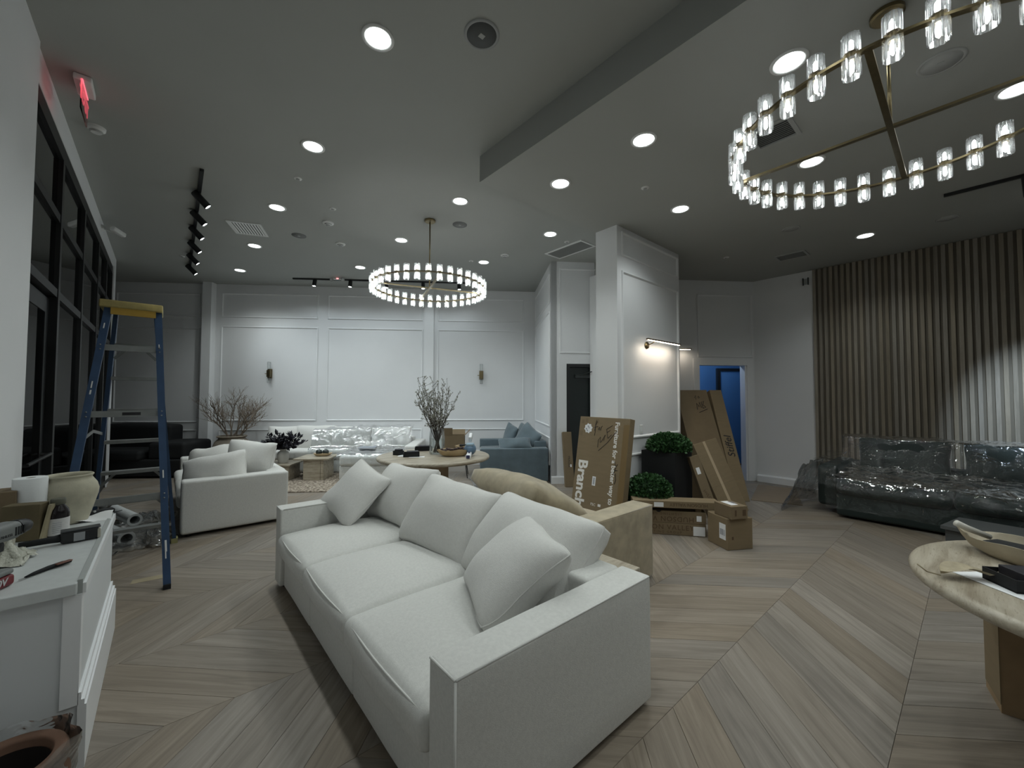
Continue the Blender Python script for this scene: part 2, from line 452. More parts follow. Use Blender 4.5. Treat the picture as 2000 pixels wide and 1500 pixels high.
o = bpy.data.objects.new('far_planks', plank_mesh('far_planks', vs, fs, uv)); link(o, floor); o['kind'] = 'stuff'

# ---- ceilings
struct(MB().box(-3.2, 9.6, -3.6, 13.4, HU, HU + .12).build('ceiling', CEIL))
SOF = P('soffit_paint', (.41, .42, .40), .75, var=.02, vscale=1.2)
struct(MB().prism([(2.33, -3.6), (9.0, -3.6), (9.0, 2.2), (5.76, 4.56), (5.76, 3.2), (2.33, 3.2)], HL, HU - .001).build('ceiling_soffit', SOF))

# ---- walls
def wall(name, p0, p1, z0=0.0, z1=HU, t=.16, mat=WALL):
    """wall whose visible face runs p0 to p1 with the room on its left side (p0->p1)"""
    a = Vector((*p0, 0)); b = Vector((*p1, 0)); d = (b - a).normalized(); n = Vector((d.y, -d.x, 0))
    return struct(MB().obox((a.x, a.y, z0), b - a, n * t, (0, 0, z1 - z0)).build(name, mat))
def frame_mould(parent, o, du, u0, u1, z0, z1, nrm, w=.030, t=.016, name='panel_moulding'):
    """rectangular picture-frame moulding on a wall; o base point, du along, nrm out of the wall"""
    o = Vector((*o, 0)); du = Vector((*du, 0)).normalized(); nrm = Vector((*nrm, 0)).normalized()
    mb = MB()
    def P3(u, z, k): return o + du * u + nrm * k + Vector((0, 0, z))
    prof = [(0, 0.0), (.15, t), (.55, t * 1.05), (.8, t * .55), (1, 0.0)]
    rows = []
    for f, k in prof:
        i = w * f
        rows.append([P3(u0 + i, z0 + i, k), P3(u1 - i, z0 + i, k), P3(u1 - i, z1 - i, k), P3(u0 + i, z1 - i, k)])
    vs = [p for r_ in rows for p in r_]; fs = []
    for a in range(len(prof) - 1):
        for k in range(4):
            k2 = (k + 1) % 4
            fs.append((a * 4 + k, a * 4 + k2, (a + 1) * 4 + k2, (a + 1) * 4 + k))
    mb.add(vs, fs)
    return mb.build(name, TRIM, parent)
def skirting(name, o, du, u0, u1, nrm, h=.11, t=.016, cap=True):
    o = Vector((*o, 0)); du = Vector((*du, 0)).normalized(); nrm = Vector((*nrm, 0)).normalized()
    prof = [(0, 0), (t, 0), (t, h - .02), (t * .5, h), (0, h)]
    a = [o + du * u0 + nrm * k + Vector((0, 0, z)) for k, z in prof]; b = [o + du * u1 + nrm * k + Vector((0, 0, z)) for k, z in prof]
    n = len(prof); fs = [(i, (i + 1) % n, (i + 1) % n + n, i + n) for i in range(n)] + [tuple(range(n - 1, -1, -1)), tuple(range(n, 2 * n))]
    return struct(MB().add(a + b, fs).build(name, TRIM))
BX2, BY2 = (BXV.x, BXV.y), (BYV.x, BYV.y)
nBY = (-BYV.x, -BYV.y); nBX = (-BXV.x, -BXV.y)
def wb(bx, by): return WB(bx, by)[:2]

# far wall of the lounge wing
YB = 9.03
wback = wall('wall_back', wb(1.42, YB), wb(-9.6, YB))
for a, b in ((-5.50, -3.50), (-3.30, -1.245), (-.92, 1.02)):
    frame_mould(wback, wb(0, YB), BX2, a, b, 3.205, 3.735, nBY)
    frame_mould(wback, wb(0, YB), BX2, a, b, .985, 3.015, nBY)
    frame_mould(wback, wb(0, YB), BX2, a, b, .30, .805, nBY)
for a, b in ((-7.60, -5.93),):
    frame_mould(wback, wb(0, YB), BX2, a, b, 3.205, 3.70, nBY); frame_mould(wback, wb(0, YB), BX2, a, b, .955, 2.96, nBY); frame_mould(wback, wb(0, YB), BX2, a, b, .30, .80, nBY)
def pil_b(name, b0, b1, dep):
    return struct(MB().obox((*wb(b0, YB - dep), 0), BXV * (b1 - b0), BYV * dep, (0, 0, HU)).build(name, TRIM))
pil_b('column_1', -5.80, -5.62, .16); pil_b('column_2', -1.205, -1.005, .05)
skirting('baseboard_back', wb(0, YB), BX2, -5.6, -1.21, nBY)
# short wall beside the blue sofa, then the wall with the dark door and the blue door
wlr = wall('wall_lounge_side', wb(1.27, 6.96), wb(1.27, YB + .1), t=.1)
for z0, z1 in ((3.205, 3.735), (.98, 3.06), (.30, .79)): frame_mould(wlr, wb(1.27, 0), BY2, 7.08, 8.86, z0, z1, nBX)
YD = 6.96
def door_wall_piece(nm, b0, b1, z0, z1):
    return struct(MB().obox((*wb(b0, YD), z0), BXV * (b1 - b0), BYV * .14, (0, 0, z1 - z0)).build(nm, WALL))
door_wall_piece('wall_doors_1', 1.27, 1.545, 0, HU)
w2 = door_wall_piece('wall_doors_2', 1.545, 2.47, 2.10, HU)
frame_mould(w2, wb(0, YD), BX2, 1.42, 2.60, 2.285, 3.80, nBY)
door_wall_piece('wall_doors_3', 2.47, 3.99, 0, HU)
w4 = door_wall_piece('wall_doors_4', 3.99, 4.93, 2.10, HU)
frame_mould(w4, wb(0, YD), BX2, 3.965, 5.02, 2.245, 3.40, nBY)
door_wall_piece('wall_doors_5', 4.93, 5.40, 0, HU)
skirting('baseboard_doors', wb(0, YD), BX2, 1.272, 1.54, nBY, h=.13)
# wall with the picture light, its end facing the sofas, and the return beyond it
wst = struct(MB().box(4.20, 5.79, 2.874, 3.195, 0, HL).build('wall_centre', WALL))
for z0, z1 in ((3.285, 3.60), (.985, 3.10), (.30, .795)): frame_mould(wst, (0, 2.874), (1, 0), 4.29, 5.745, z0, z1, (0, -1), w=.036, t=.02)
struct(MB().box(5.67, 5.79, 3.195, 4.45, 0, HL).build('wall_centre_return', WALL))
skirting('baseboard_centre', (0, 2.874), (1, 0), 4.20, 5.79, (0, -1), h=.13)
skirting('baseboard_centre_end', (4.20, 0), (0, 1), 2.862, 3.195, (-1, 0), h=.13)
# wall with the slats
wr = struct(MB().box(XS, XS + .16, -3.4, 2.75, 0, HL).build('wall_right', WALL))
fb = MB().box(XS - .012, XS, -3.3, 1.745, .125, HL - .002).build('slat_backing', FELT, wr)
sl = bevel_box(0, .028, -.0215, .0215, .125, HL - .004, .003)
s0 = sl.build('slat', SLATW, wr); s0.location = (XS - .040, 1.722, 0)
for i in range(1, 68):
    o = s0.copy(); link(o, wr); o.location = (XS - .040, 1.722 - .0735 * i, 0)
skirting('baseboard_right', (XS, 0), (0, 1), -3.3, 2.62, (-1, 0), h=.125, t=.05)
# entrance side: solid wall, then the black-framed window wall
struct(MB().box(-.87, -.705, -3.4, 4.12, 0, HU).build('wall_left', WALL))
struct(MB().box(-.89, -.718, 4.12, 9.93, 3.68, HU).build('wall_left_header', WALL))
struct(MB().box(-.89, -.718, 9.48, 9.93, 0, 3.68).build('wall_left_pier', WALL))
struct(MB().box(-3.0, -.89, 9.80, 9.93, 0, HU).build('wall_left_return', WALL))
struct(MB().box(-3.0, -2.88, 9.93, 13.3, 0, HU).build('wall_far_left', WALL))
struct(MB().box(-.87, 8.34, -3.52, -3.40, 0, HU).build('wall_behind', WALL))
trim_edge = struct(MB().box(-.722, -.704, 9.44, 9.48, 0, 3.70).build('trim_1', TRIM))

# ---- the black-framed window wall: five bays, three tiers
XW = -.722
YM = [4.12, 5.19, 6.44, 7.67, 8.62, 9.48]
win = struct(MB().box(XW - .16, XW, 4.12, 9.48, 3.56, 3.68).build('window_1', BLK))
for i, y in enumerate(YM):
    w_ = .075
    a = y if i == 0 else (y - w_ if i == len(YM) - 1 else y - w_ / 2)
    MB().box(XW - .16, XW + .002, a, a + w_, 0, 3.56).build('mullion', BLK, win)
for z in (3.0, 2.35):
    for i in range(5):
        MB().box(XW - .14, XW - .004, YM[i] + .0375, YM[i + 1] - .0375, z, z + .07).build('transom', BLK, win)
for i in range(5):
    a, b = YM[i] + .0375, YM[i + 1] - .0375
    for z0, z1 in ((3.07, 3.56), (2.42, 3.0)):
        MB().box(XW - .036, XW - .028, a, b, z0, z1).build('pane', WGLASS, win)
    if i == 0: continue
    MB().box(XW - .14, XW - .01, a, b, 0, .22).build('kick_plate', BLK, win)
    MB().box(XW - .036, XW - .028, a, b, .22, 2.35).build('pane', WGLASS, win)
# entrance door in the first bay
dr = struct(MB().box(XW - .11, XW - .05, 4.20, 4.32, .01, 2.33).build('door_1', BLK))
MB().box(XW - .11, XW - .05, 5.03, 5.15, .01, 2.33).build('stile', BLK, dr)
MB().box(XW - .11, XW - .05, 4.32, 5.03, 2.20, 2.33).build('top_rail', BLK, dr)
MB().box(XW - .11, XW - .05, 4.32, 5.03, .01, .26).build('bottom_rail', BLK, dr)
MB().box(XW - .062, XW - .055, 4.32, 5.03, .26, 2.20).build('pane', WGLASS, dr)
MB().tube([(XW - .05, 4.28, 1.02), (XW + .01, 4.28, 1.02), (XW + .01, 5.07, 1.02), (XW - .05, 5.07, 1.02)], .013, 8).build('push_bar', BLK, dr)
# night outside the glass
struct(MB().box(-8, -3.3, -3, 9.5, -.2, 0).build('ground_outside', P('asphalt', (.02, .02, .022), .9)))

# ---- dark door, blue room behind the open door
dB = struct(MB().obox((*wb(1.60, YD + .05), 0.01), BXV * .82, BYV * .045, (0, 0, 2.03)).build('door_2', P('dark_door', (.010, .016, .015), .35, spec=.5)))
m = MB()
for b0, b1, z0, z1 in ((1.545, 1.60, 0, 2.10), (2.42, 2.47, 0, 2.10), (1.60, 2.42, 2.045, 2.10)):
    m.obox((*wb(b0, YD - .004), z0), BXV * (b1 - b0), BYV * .14, (0, 0, z1 - z0))
m.build('door_frame', BLK, dB)
m = MB().obox((*wb(1.70, YD - .02), 1.85), BXV * .34, BYV * .07, (0, 0, .06)); m.build('door_closer', P('dark_grey_metal', (.03, .035, .034), .4), dB)
MB().tube([wb(1.70, YD) + (1.87,), wb(1.95, YD - .06) + (1.95,), wb(2.20, YD) + (2.02,)], .008, 6).build('closer_arm', MATS['dark_grey_metal'], dB)
BLUER = P('blue_room_paint', (.10, .25, .50), .7)
dC = struct(MB().obox((*wb(4.90, YD - .018), 0), BXV * .115, BYV * .018, (0, 0, 2.225)).build('door_3', TRIM))
MB().obox((*wb(3.875, YD - .018), 0), BXV * .115, BYV * .018, (0, 0, 2.225)).build('casing_side', TRIM, dC)
MB().obox((*wb(3.99, YD - .018), 2.10), BXV * .91, BYV * .018, (0, 0, .125)).build('casing_head', TRIM, dC)
MB().obox((*wb(4.865, YD), 0), BXV * .035, BYV * .14, (0, 0, 2.10)).build('jamb', TRIM, dC)
# the lit blue room: walls, a grey-framed door standing open, a pull bar
struct(MB().obox((*wb(3.2, YD + 1.7), 0), BXV * 3.0, BYV * .1, (0, 0, 2.7)).build('wall_blue_room', BLUER))
struct(MB().obox((*wb(3.2, YD + .14), 0), BXV * .1, BYV * 1.6, (0, 0, 2.7)).build('wall_blue_room_side', BLUER))
struct(MB().obox((*wb(6.1, YD + .14), 0), BXV * .1, BYV * 1.6, (0, 0, 2.7)).build('wall_blue_room_end', BLUER))
struct(MB().obox((*wb(3.2, YD + .14), 2.7), BXV * 3.0, BYV * 1.7, (0, 0, .06)).build('ceiling_blue_room', BLUER))
dD = struct(MB().obox((*wb(5.08, YD + 1.10), .01), BXV * .86, BYV * .04, (0, 0, 2.06)).build('door_4', P('blue_door', (.095, .24, .48), .6)))
m = MB()
for b0, b1, z0, z1 in ((5.01, 5.08, 0, 2.13), (5.08, 5.94, 2.07, 2.13)):
    m.obox((*wb(b0, YD + 1.08), z0), BXV * (b1 - b0), BYV * .06, (0, 0, z1 - z0))
m.build('dark_frame', BLK, dD)
MB().tube([wb(5.40, YD + 1.10) + (.12,), wb(5.40, YD + 1.05) + (.12,), wb(5.62, YD + 1.05) + (.12,), wb(5.62, YD + 1.10) + (.12,)], .014, 8).build('pull_bar', BLK, dD)
bl = thing('ceiling_light', 'ceiling light in the blue room behind the open door', 'light', WB(4.5, YD + .75, 2.70))
MB().lathe([(0, -.05), (.12, -.045), (.14, -.02), (.14, 0)], 20).build('diffuser', E('blue_room_lamp', (.75, .88, 1.0), 1.5), bl)
ld = bpy.data.lights.new('blue_room_lamp', 'POINT'); ld.energy = 15; ld.color = (.7, .85, 1.0); ld.shadow_soft_size = .12
lo = bpy.data.objects.new('lamp', ld); link(lo, bl); lo.location = (0, 0, -.12)
# ================================================================== LAMPS AND CEILING DEVICES
BEAM = {}
for k_, w_ in W_DOWN.items():
    ld = BEAM[k_] = bpy.data.lights.new('downlight_beam', 'SPOT'); ld.energy = w_; ld.spot_size = R(138); ld.spot_blend = .75; ld.shadow_soft_size = .07; ld.color = LAMP
def downlight(x, y, z, label, group, first=[None], circuit=0):
    if first[0] is None:
        t = thing('downlight', label, 'downlight', (x, y, z), 0, group)
        MB().lathe([(.083, -.001), (.083, -.005), (.092, -.009), (.105, -.006), (.106, 0)], 32).build('trim_ring', WHITEP, t, True)
        MB().lathe([(0, -.0035), (.083, -.0035), (.083, -.0015), (0, -.0015)], 28).build('lens', LENS, t)
        lo = bpy.data.objects.new('beam', BEAM[circuit]); link(lo, t); lo.location = (0, 0, -.012)
        first[0] = t
    else:
        t = copy_tree(first[0]); t.location = (x, y, z); tag(t, label, 'downlight', group)
    for ch in t.children:
        if ch.type == 'LIGHT': ch.data = BEAM[circuit]
    return t
GD, GS = 'recessed downlights in the high ceiling', 'recessed downlights in the low ceiling'
for x, y, lab in (
    (1.025, 2.577, 'largest glowing downlight at the top, left of the round ceiling speaker'),
    (1.02, 4.13, 'glowing downlight between the topmost one and the track lights'),
    (1.02, 5.78, 'downlight just above the square louvred vent by the track lights'),
    (1.02, 7.50, 'downlight below the louvred vent, right of the track spots'),
    (1.02, 9.15, 'downlight above the narrow white column at the far wall'),
    (2.69, 4.10, 'downlight above the brass canopy of the far chandelier'),
    (2.69, 5.73, 'downlight just left of the far chandelier rod'),
    (2.69, 7.45, 'small downlight over the left end of the far chandelier ring'),
    (4.25, 5.70, 'small downlight over the right end of the far chandelier ring'),
    (4.25, 4.06, 'downlight beside the flat return vent near the centre wall')):
    downlight(x, y, HU, lab, GD, circuit=2 if y > 5 else (1 if y > 3.5 else 0))
for x, y, lab in (
    (2.97, .732, 'bright downlight just outside the left of the near chandelier'),
    (2.97, 1.763, 'downlight left of the near chandelier, in the low ceiling'),
    (2.955, 2.683, 'downlight nearest the corner of the dropped ceiling'),
    (4.39, 2.151, 'downlight below and left of the near chandelier ring'),
    (4.40, .928, 'downlight seen through the middle of the near chandelier'),
    (4.43, -.24, 'downlight at the right edge behind the near chandelier bar'),
    (6.95, .905, 'small downlight in front of the slatted wood wall')):
    downlight(x, y, HL, lab, GS)
# unseen downlights added on the same grid to brighten the near sofa
for x, y, lab in ((2.97, -.30, 'added unseen downlight beyond the right edge beside the near chandelier'), (2.97, -1.33, 'added unseen downlight overhead behind the right-hand round table'), (4.43, -1.45, 'added unseen downlight beyond the right edge toward the green sofa')):
    downlight(x, y, HL, lab, GS)
for x, y, lab in ((1.02, .95, 'added unseen downlight overhead just behind the camera'), (1.02, -.70, 'added unseen downlight overhead farther behind the camera')):
    downlight(x, y, HU, lab, GD)

def chandelier(cx, cy, zc, zr, R0, phase, bar_ang, label, bulb):
    t = thing('chandelier', label, 'chandelier', (cx, cy, zr), 0, 'ring chandeliers')
    D = zc - zr
    MB().lathe([(0, D - .002), (.075, D - .002), (.075, D - .022), (.066, D - .030), (0, D - .030)], 28).build('canopy', BRASS, t, True, flat_angle=40)
    MB().cyl((0, 0, .01), (0, 0, D - .025), .009, n=12).build('rod', BRASS, t, True)
    n = 144; hw, hh = .005, .016
    vs = []; fs = []
    for i in range(n):
        a = 2 * PI * i / n
        for r_, z in ((R0 - .014, -.006), (R0 + .014, -.006), (R0 + .014, .006), (R0 - .014, .006)):
            vs.append((r_ * math.cos(a), r_ * math.sin(a), z))
        j = (i + 1) % n
        for k in range(4):
            fs.append((i * 4 + k, i * 4 + (k + 1) % 4, j * 4 + (k + 1) % 4, j * 4 + k))
    MB().add(vs, fs).build('ring', BRASS, t, True, flat_angle=40)
    for q in (0, 1):
        a = bar_ang + q * PI / 2
        MB().bar((-R0 * math.cos(a), -R0 * math.sin(a), .002 * q), (R0 * math.cos(a), R0 * math.sin(a), .002 * q), .028, .014).build('crossbar', BRASS, t)
    # one lamp: brass cup through the ring, a fluted glass and a bulb above and below
    lamp0 = MB().lathe([(0, -.020), (.017, -.020), (.019, -.008), (.019, .008), (.017, .020), (0, .020)], 14).build('lamp', BRASS, t, True, flat_angle=40)
    gp = [(.033, .012), (.0335, .050), (.033, .092), (.028, .094), (.0275, .050), (.0275, .014), (.008, .012)]
    gme = MB().lathe(gp, 40, flute=.05, nf=10)
    g0 = gme.build('glass_shade', CGLASS, lamp0, True, flat_angle=20)
    g1 = g0.copy(); link(g1, lamp0); g1.rotation_euler = (PI, 0, 0)
    b0 = MB().lathe([(0, .020), (.008, .022), (.0105, .045), (.009, .068), (0, .080)], 7).build('bulb', bulb, lamp0, True)
    b1 = b0.copy(); link(b1, lamp0); b1.rotation_euler = (PI, 0, 0)
    for i in range(36):
        l = lamp0 if i == 0 else copy_tree(lamp0, t)
        a = phase + 2 * PI * i / 36
        l.location = (R0 * math.cos(a), R0 * math.sin(a), 0); l.rotation_euler = (0, 0, a)
    return t
chandelier(2.677, 4.82, HU, 2.98, .742, R(0), R(72), 'brass ring chandelier with glass shades hanging over the round table by the blue sofa', BULB)
chandelier(3.0, .274, HL, 3.0, .757, R(6.3), R(.5), 'large brass ring chandelier with glass shades at the upper right, nearest the camera', BULBN)

# ---- track lights
def track(p0, p1, label, group='black track lights'):
    t = thing('track_light', label, 'track light', p0, 0, group)
    d = Vector(p1) - Vector(p0)
    MB().bar((0, 0, -.014), (d.x, d.y, -.014), .036, .028).build('track_rail', BLK, t)
    return t, d
def head(t, u, d, aim, watts, rad=.034, length=.15, ang=50, drop=.07, col=(.84, .95, 1.0), blend=.7):
    """a cylinder spot hung from the rail at fraction u, aimed at world direction aim"""
    p = d * u + Vector((0, 0, -.028)); a = Vector(aim).normalized()
    h = MB().cyl(p, p + Vector((0, 0, -drop)), .008, n=8).build('stem', BLK, t)
    c = p + Vector((0, 0, -drop)) + a * .02
    rt = a.to_track_quat('Z', 'Y').to_euler()
    can = MB().lathe([(0, -length * .45), (rad * .9, -length * .45), (rad, -length * .40), (rad, length * .55), (rad * .86, length * .55), (rad * .8, length * .50), (0, length * .50)], 20).build('spot_head', BLK, t, True, loc=c, rot=rt, flat_angle=40)
    MB().lathe([(0, length * .515), (rad * .8, length * .51)], 20).build('lens', E('track_lens', LAMP, 22.0), can)
    if watts:
        ld = bpy.data.lights.new('spot_lamp', 'SPOT'); ld.energy = watts; ld.spot_size = R(ang); ld.spot_blend = blend; ld.shadow_soft_size = .03; ld.color = col
        lo = bpy.data.objects.new('spot_lamp', ld); link(lo, can); lo.location = (0, 0, length * .62); lo.rotation_euler = (PI, 0, 0)
t, d = track((.235, 5.32, HU), (.285, 9.45, HU), 'black track rail with six spots running along the window wall')
for i, u in enumerate((.145, .30, .45, .62, .79, .97)):
    head(t, u, d, (.66, -.08, -.70), 42.0, rad=.040, length=.20, drop=.05, ang=84, blend=1.0)
a = Vector(WB(-3.78, 8.42, HU)); b = Vector(WB(-.05, 8.42, HU))
t, d = track(a, b, 'black track rail with spots crossing in front of the far wall behind the chandelier')
for u, aimx in ((.115, -.75), (.305, -.35), (.50, .0), (.70, .25), (.90, .55)):
    aw = BYV * -.10 + BXV * aimx * .12 + Vector((0, 0, -1))
    head(t, u, d, aw, W_TRACK, ang=156, drop=.03, rad=.038, length=.15, blend=.6)
t, d = track((6.163, .171, HL), (6.24, -2.4, HL), 'black track rail at the right edge in front of the slatted wall')
head(t, .215, d, (.72, -.10, -.93), 470, ang=42, rad=.045, length=.20, drop=.06, blend=1.0, col=(.66, .83, 1.0))
head(t, .60, d, (.72, -.02, -.93), 420, ang=42, rad=.045, length=.20, drop=.06, blend=1.0, col=(.66, .83, 1.0))

# ---- speakers, detectors, sprinklers
DG2 = P('speaker_mid_grey', (.20, .205, .205), .8); DGREY = P('speaker_grille', (.10, .105, .105), .8); LGREY = P('detector_grey', (.42, .43, .42), .6)
def speaker(x, y, z, r, mat, label):
    t = thing('ceiling_speaker', label, 'speaker', (x, y, z), 0, 'round ceiling speakers')
    MB().lathe([(r * .84, -.006), (r * .9, -.009), (r, -.005), (r, 0)], 32).build('bezel', mat if mat is not DGREY else GREYP, t, True)
    MB().lathe([(0, -.007), (r * .12, -.008), (r * .84, -.006), (r * .84, -.002), (0, -.002)], 32).build('grille', mat, t, True)
    MB().box(-r * .16, r * .16, -r * .14, r * .14, -.011, -.007).build('badge', LGREY, t)
speaker(1.539, 2.10, HU, .118, DGREY, 'dark round ceiling speaker at the top beside the largest downlight')
speaker(3.064, 4.675, HU, .10, DG2, 'grey round ceiling speaker right of the far chandelier rod')
speaker(1.457, 6.581, HU, .10, DG2, 'grey round ceiling speaker right of the louvred vent')
speaker(3.71, .095, HL, .115, LGREY, 'pale round ceiling speaker seen inside the near chandelier ring')
speaker(5.97, 1.486, HL, .10, LGREY, 'pale round ceiling speaker below the near chandelier')
speaker(7.02, .173, HL, .10, LGREY, 'pale round ceiling speaker above the slatted wall')
def detector(x, y, z, label, r=.072):
    t = thing('smoke_detector', label, 'detector', (x, y, z), 0, 'ceiling detectors')
    MB().lathe([(0, -.035), (r * .5, -.035), (r * .6, -.028), (r * .6, -.022), (r * .9, -.018), (r, -.012), (r, 0)], 24).build('housing', WHITEP, t, True, flat_angle=40)
    MB().lathe([(r * .62, -.0285), (r * .63, -.0225)], 24).build('vent_slot', BLKM, t)
    MB().lathe([(0, -.040), (r * .42, -.039), (r * .44, -.034)], 16).build('sensor', GREYP, t, True)
detector(1.651, 5.825, HU, 'smoke detector above the round speaker, left of the far chandelier')
detector(2.032, 6.502, HU, 'smoke detector left of the downlight by the chandelier rod')
detector(4.302, 5.174, HU, 'smoke detector right of the far chandelier, near the vent')
def sprinkler(x, y, z, label):
    t = thing('sprinkler', label, 'sprinkler', (x, y, z), 0, 'fire sprinklers')
    MB().lathe([(0, -.008), (.034, -.007), (.040, -.003), (.041, 0)], 20).build('escutcheon', WHITEP, t, True)
    MB().cyl((0, 0, -.007), (0, 0, -.018), .018, n=12).build('cap', LGREY, t)
for x, y, z, l in ((1.57, 5.354, HU, 'round sprinkler cap above the smoke detectors'), (1.053, 4.86, HU, 'round sprinkler cap between two left downlights'),
                   (4.048, 5.805, HU, 'round sprinkler cap over the right of the far chandelier'), (3.673, 2.169, HL, 'round sprinkler cap in the low ceiling left of the near chandelier'),
                   (4.66, 4.10, HU, 'round sprinkler cap touching the flat return vent'), (.16, 8.9, HU, 'round sprinkler cap beyond the last track spot'),
                   (6.45, 2.45, HL, 'round sprinkler cap over the blue doorway')):
    sprinkler(x, y, z, l)
# ---- vents
def vent(c, ang, w, h, n, label, mat=WHITEP, slat=LGREY, drop=.012, duct=BLKM):
    t = thing('ceiling_vent', label, 'vent', c, ang, 'ceiling vents')
    m = MB(); f = .03
    for x0, x1, y0, y1 in ((-w / 2, w / 2, -h / 2, -h / 2 + f), (-w / 2, w / 2, h / 2 - f, h / 2), (-w / 2, -w / 2 + f, -h / 2 + f, h / 2 - f), (w / 2 - f, w / 2, -h / 2 + f, h / 2 - f)):
        m.box(x0, x1, y0, y1, -drop, 0)
    m.build('frame', mat, t)
    MB().box(-w / 2 + f, w / 2 - f, -h / 2 + f, h / 2 - f, -.003, 0).build('duct', duct, t)
    st = (w - 2 * f) / n
    s = MB().obox((-st * .34, -h / 2 + f, -drop), (st * .5, 0, drop * .7), (0, h - 2 * f, 0), (.002, 0, -.0015)).build('louvre', slat, t)
    for i in range(n):
        o = s if i == 0 else s.copy()
        if i: link(o, t)
        o.location = (-w / 2 + f + st * (i + .5), 0, 0)
    return t
vent((.84, 6.79, HU), R(-22), .42, .46, 10, 'square louvred supply vent near the track lights', slat=WHITEP)
vent((4.94, 4.285, HU), R(0), .37, .78, 18, 'flat return vent beside the centre wall', duct=GREYP)
vent((3.69, 1.03, HL), R(0), .32, .32, 10, 'louvred vent seen behind the left end of the near chandelier', mat=LGREY, duct=DGREY)
vent((7.10, 1.77, HL), R(0), .30, .40, 9, 'dim ceiling vent above the white wall left of the slats', mat=LGREY, slat=LGREY, duct=GREYP)

# ---- exit signs, emergency lamps, camera
RED = E('exit_red', (1.0, .16, .20), .5)
t = thing('exit_sign', 'edge-lit exit sign glowing red high on the entrance side', 'exit sign', (-.53, 4.45, HU))
MB().rbox(-.05, .05, -.12, .12, -.05, 0, .01, 1, 2).build('canopy', WHITEP, t, True)
MB().box(-.004, .004, -.15, .15, -.27, -.05).build('panel', CLEAR('exit_panel', (1, .72, .72), .06), t)
for s_ in (1, -1):
    lettering('EXIT', t, Matrix.Translation((.0062 * s_, 0, -.16)) @ Euler((R(90), 0, R(90 * s_))).to_matrix().to_4x4(), .16, RED, bold=.004)
MB().box(-.006, .006, -.14, .14, -.054, -.046).build('light_strip', E('exit_strip', (1, .15, .2), 1.6), t)
def emergency(c, ang, label, red=False):
    t = thing('emergency_light', label, 'emergency light', c, ang); t.scale = (.7, .7, .7)
    MB().rbox(-.13, .13, -.035, .035, -.06, 0, .012, 1, 2).build('housing', WHITEP, t, True)
    for s_ in (-1, 1):
        hd = MB().lathe([(0, -.02), (.035, -.02), (.05, .01), (.052, .03), (.044, .03), (.03, .01), (0, .005)], 18).build('lamp_head', GREYP, t, True, loc=(s_ * .15, -.04, -.07), rot=(R(115), 0, R(s_ * 25)))
        MB().lathe([(0, .026), (.044, .027)], 18).build('lens', P('dull_lens', (.55, .57, .57), .2), hd)
    if red:
        MB().box(-.03, .03, -.039, -.034, -.05, -.02).build('indicator', E('indicator_red', (1, .25, .25), 2.5), t)
emergency(WB(-2.86, 8.32, HU), BETA, 'small twin-head emergency light with a red indicator under the far track rail', True)
t = thing('strobe', 'round white alarm strobe on the ceiling by the window wall', 'alarm', (-.53, 5.12, HU))
MB().lathe([(0, -.05), (.035, -.05), (.05, -.03), (.062, -.022), (.065, 0)], 24).build('housing', WHITEP, t, True, flat_angle=40)
MB().lathe([(.036, -.0505), (.047, -.036)], 24).build('ring', LGREY, t, True)
t = thing('security_camera', 'small white security camera high on the window wall', 'camera', (-.72, 7.75, 3.80))
MB().lathe([(0, .03), (.04, .03), (.045, 0)], 18).build('mount', WHITEP, t, True, rot=(0, R(90), 0))
MB().tube([(.02, 0, 0), (.09, -.02, -.03), (.13, -.03, -.03)], .012, 8).build('arm', WHITEP, t, True)
MB().rbox(-.035, .035, -.10, .10, -.032, .032, .02, 1, 3).build('body', WHITEP, t, True, loc=(.17, -.06, -.03), rot=(R(-8), 0, R(-35)))
# ================================================================== SOFAS AND CUSHIONS
def piping(pts, parent, r=.0045, mat=None, name='piping', closed=False):
    return MB().tube(pts, r, 6, closed).build(name, mat or WELT, parent, True)
def cushion(name, label, cat, mat, c, abc, w, h, t, seed=0.0, gus=0.0, pinch=.07, wr=.008, group=None, rim=True, n=18, pw=2.4, ex=.5):
    m = MB().pillow(w, h, t, n, pinch, gus, wr, seed, pw, ex)
    rimpts = list(m.rim)
    o = m.build(name, mat, None, True)
    o.rotation_mode = 'YXZ'; o.location = c; o.rotation_euler = (R(abc[0]), R(abc[1]), R(abc[2]))
    tag(o, label, cat, group)
    if rim:
        mb = MB().tube(rimpts, .004, 5, True); mb.build('seam', mat, o, True)
    return o

# ---- main white sofa, faces -X
t = thing('sofa', 'large white linen three-seat sofa in the middle of the room', 'sofa', (0, 0, 0))
X0, X1, Y0, Y1 = .70, 1.84, 1.075, 3.72
arm = MB().rbox(X0, X1, Y0, Y0 + .165, .03, .622, .014, 5, 3, wr=.003, ws=3, seed=1).build('armrest', LINEN, t, True)
piping([(X0 + .006, Y0 + .004, .617), (X1 - .01, Y0 + .004, .617)], arm); piping([(X0 + .003, Y0 + .006, .617), (X0 + .003, Y0 + .16, .617)], arm); piping([(X0 + .004, Y0 + .004, .612), (X0 + .004, Y0 + .004, .04)], arm)
arm = MB().rbox(X0, X1, Y1 - .165, Y1, .03, .622, .016, 5, 3, wr=.003, ws=3, seed=2).build('armrest', LINEN, t, True)
piping([(X0 + .003, Y1 - .16, .618), (X0 + .003, Y1 - .006, .618)], arm); piping([(X0 + .02, Y1 - .162, .618), (X1 - .3, Y1 - .162, .618)], arm)
MB().rbox(1.56, X1 - .004, Y0 + .165, Y1 - .165, .03, .618, .03, 6, 3, wr=.004, seed=3).build('backrest', LINEN, t, True)
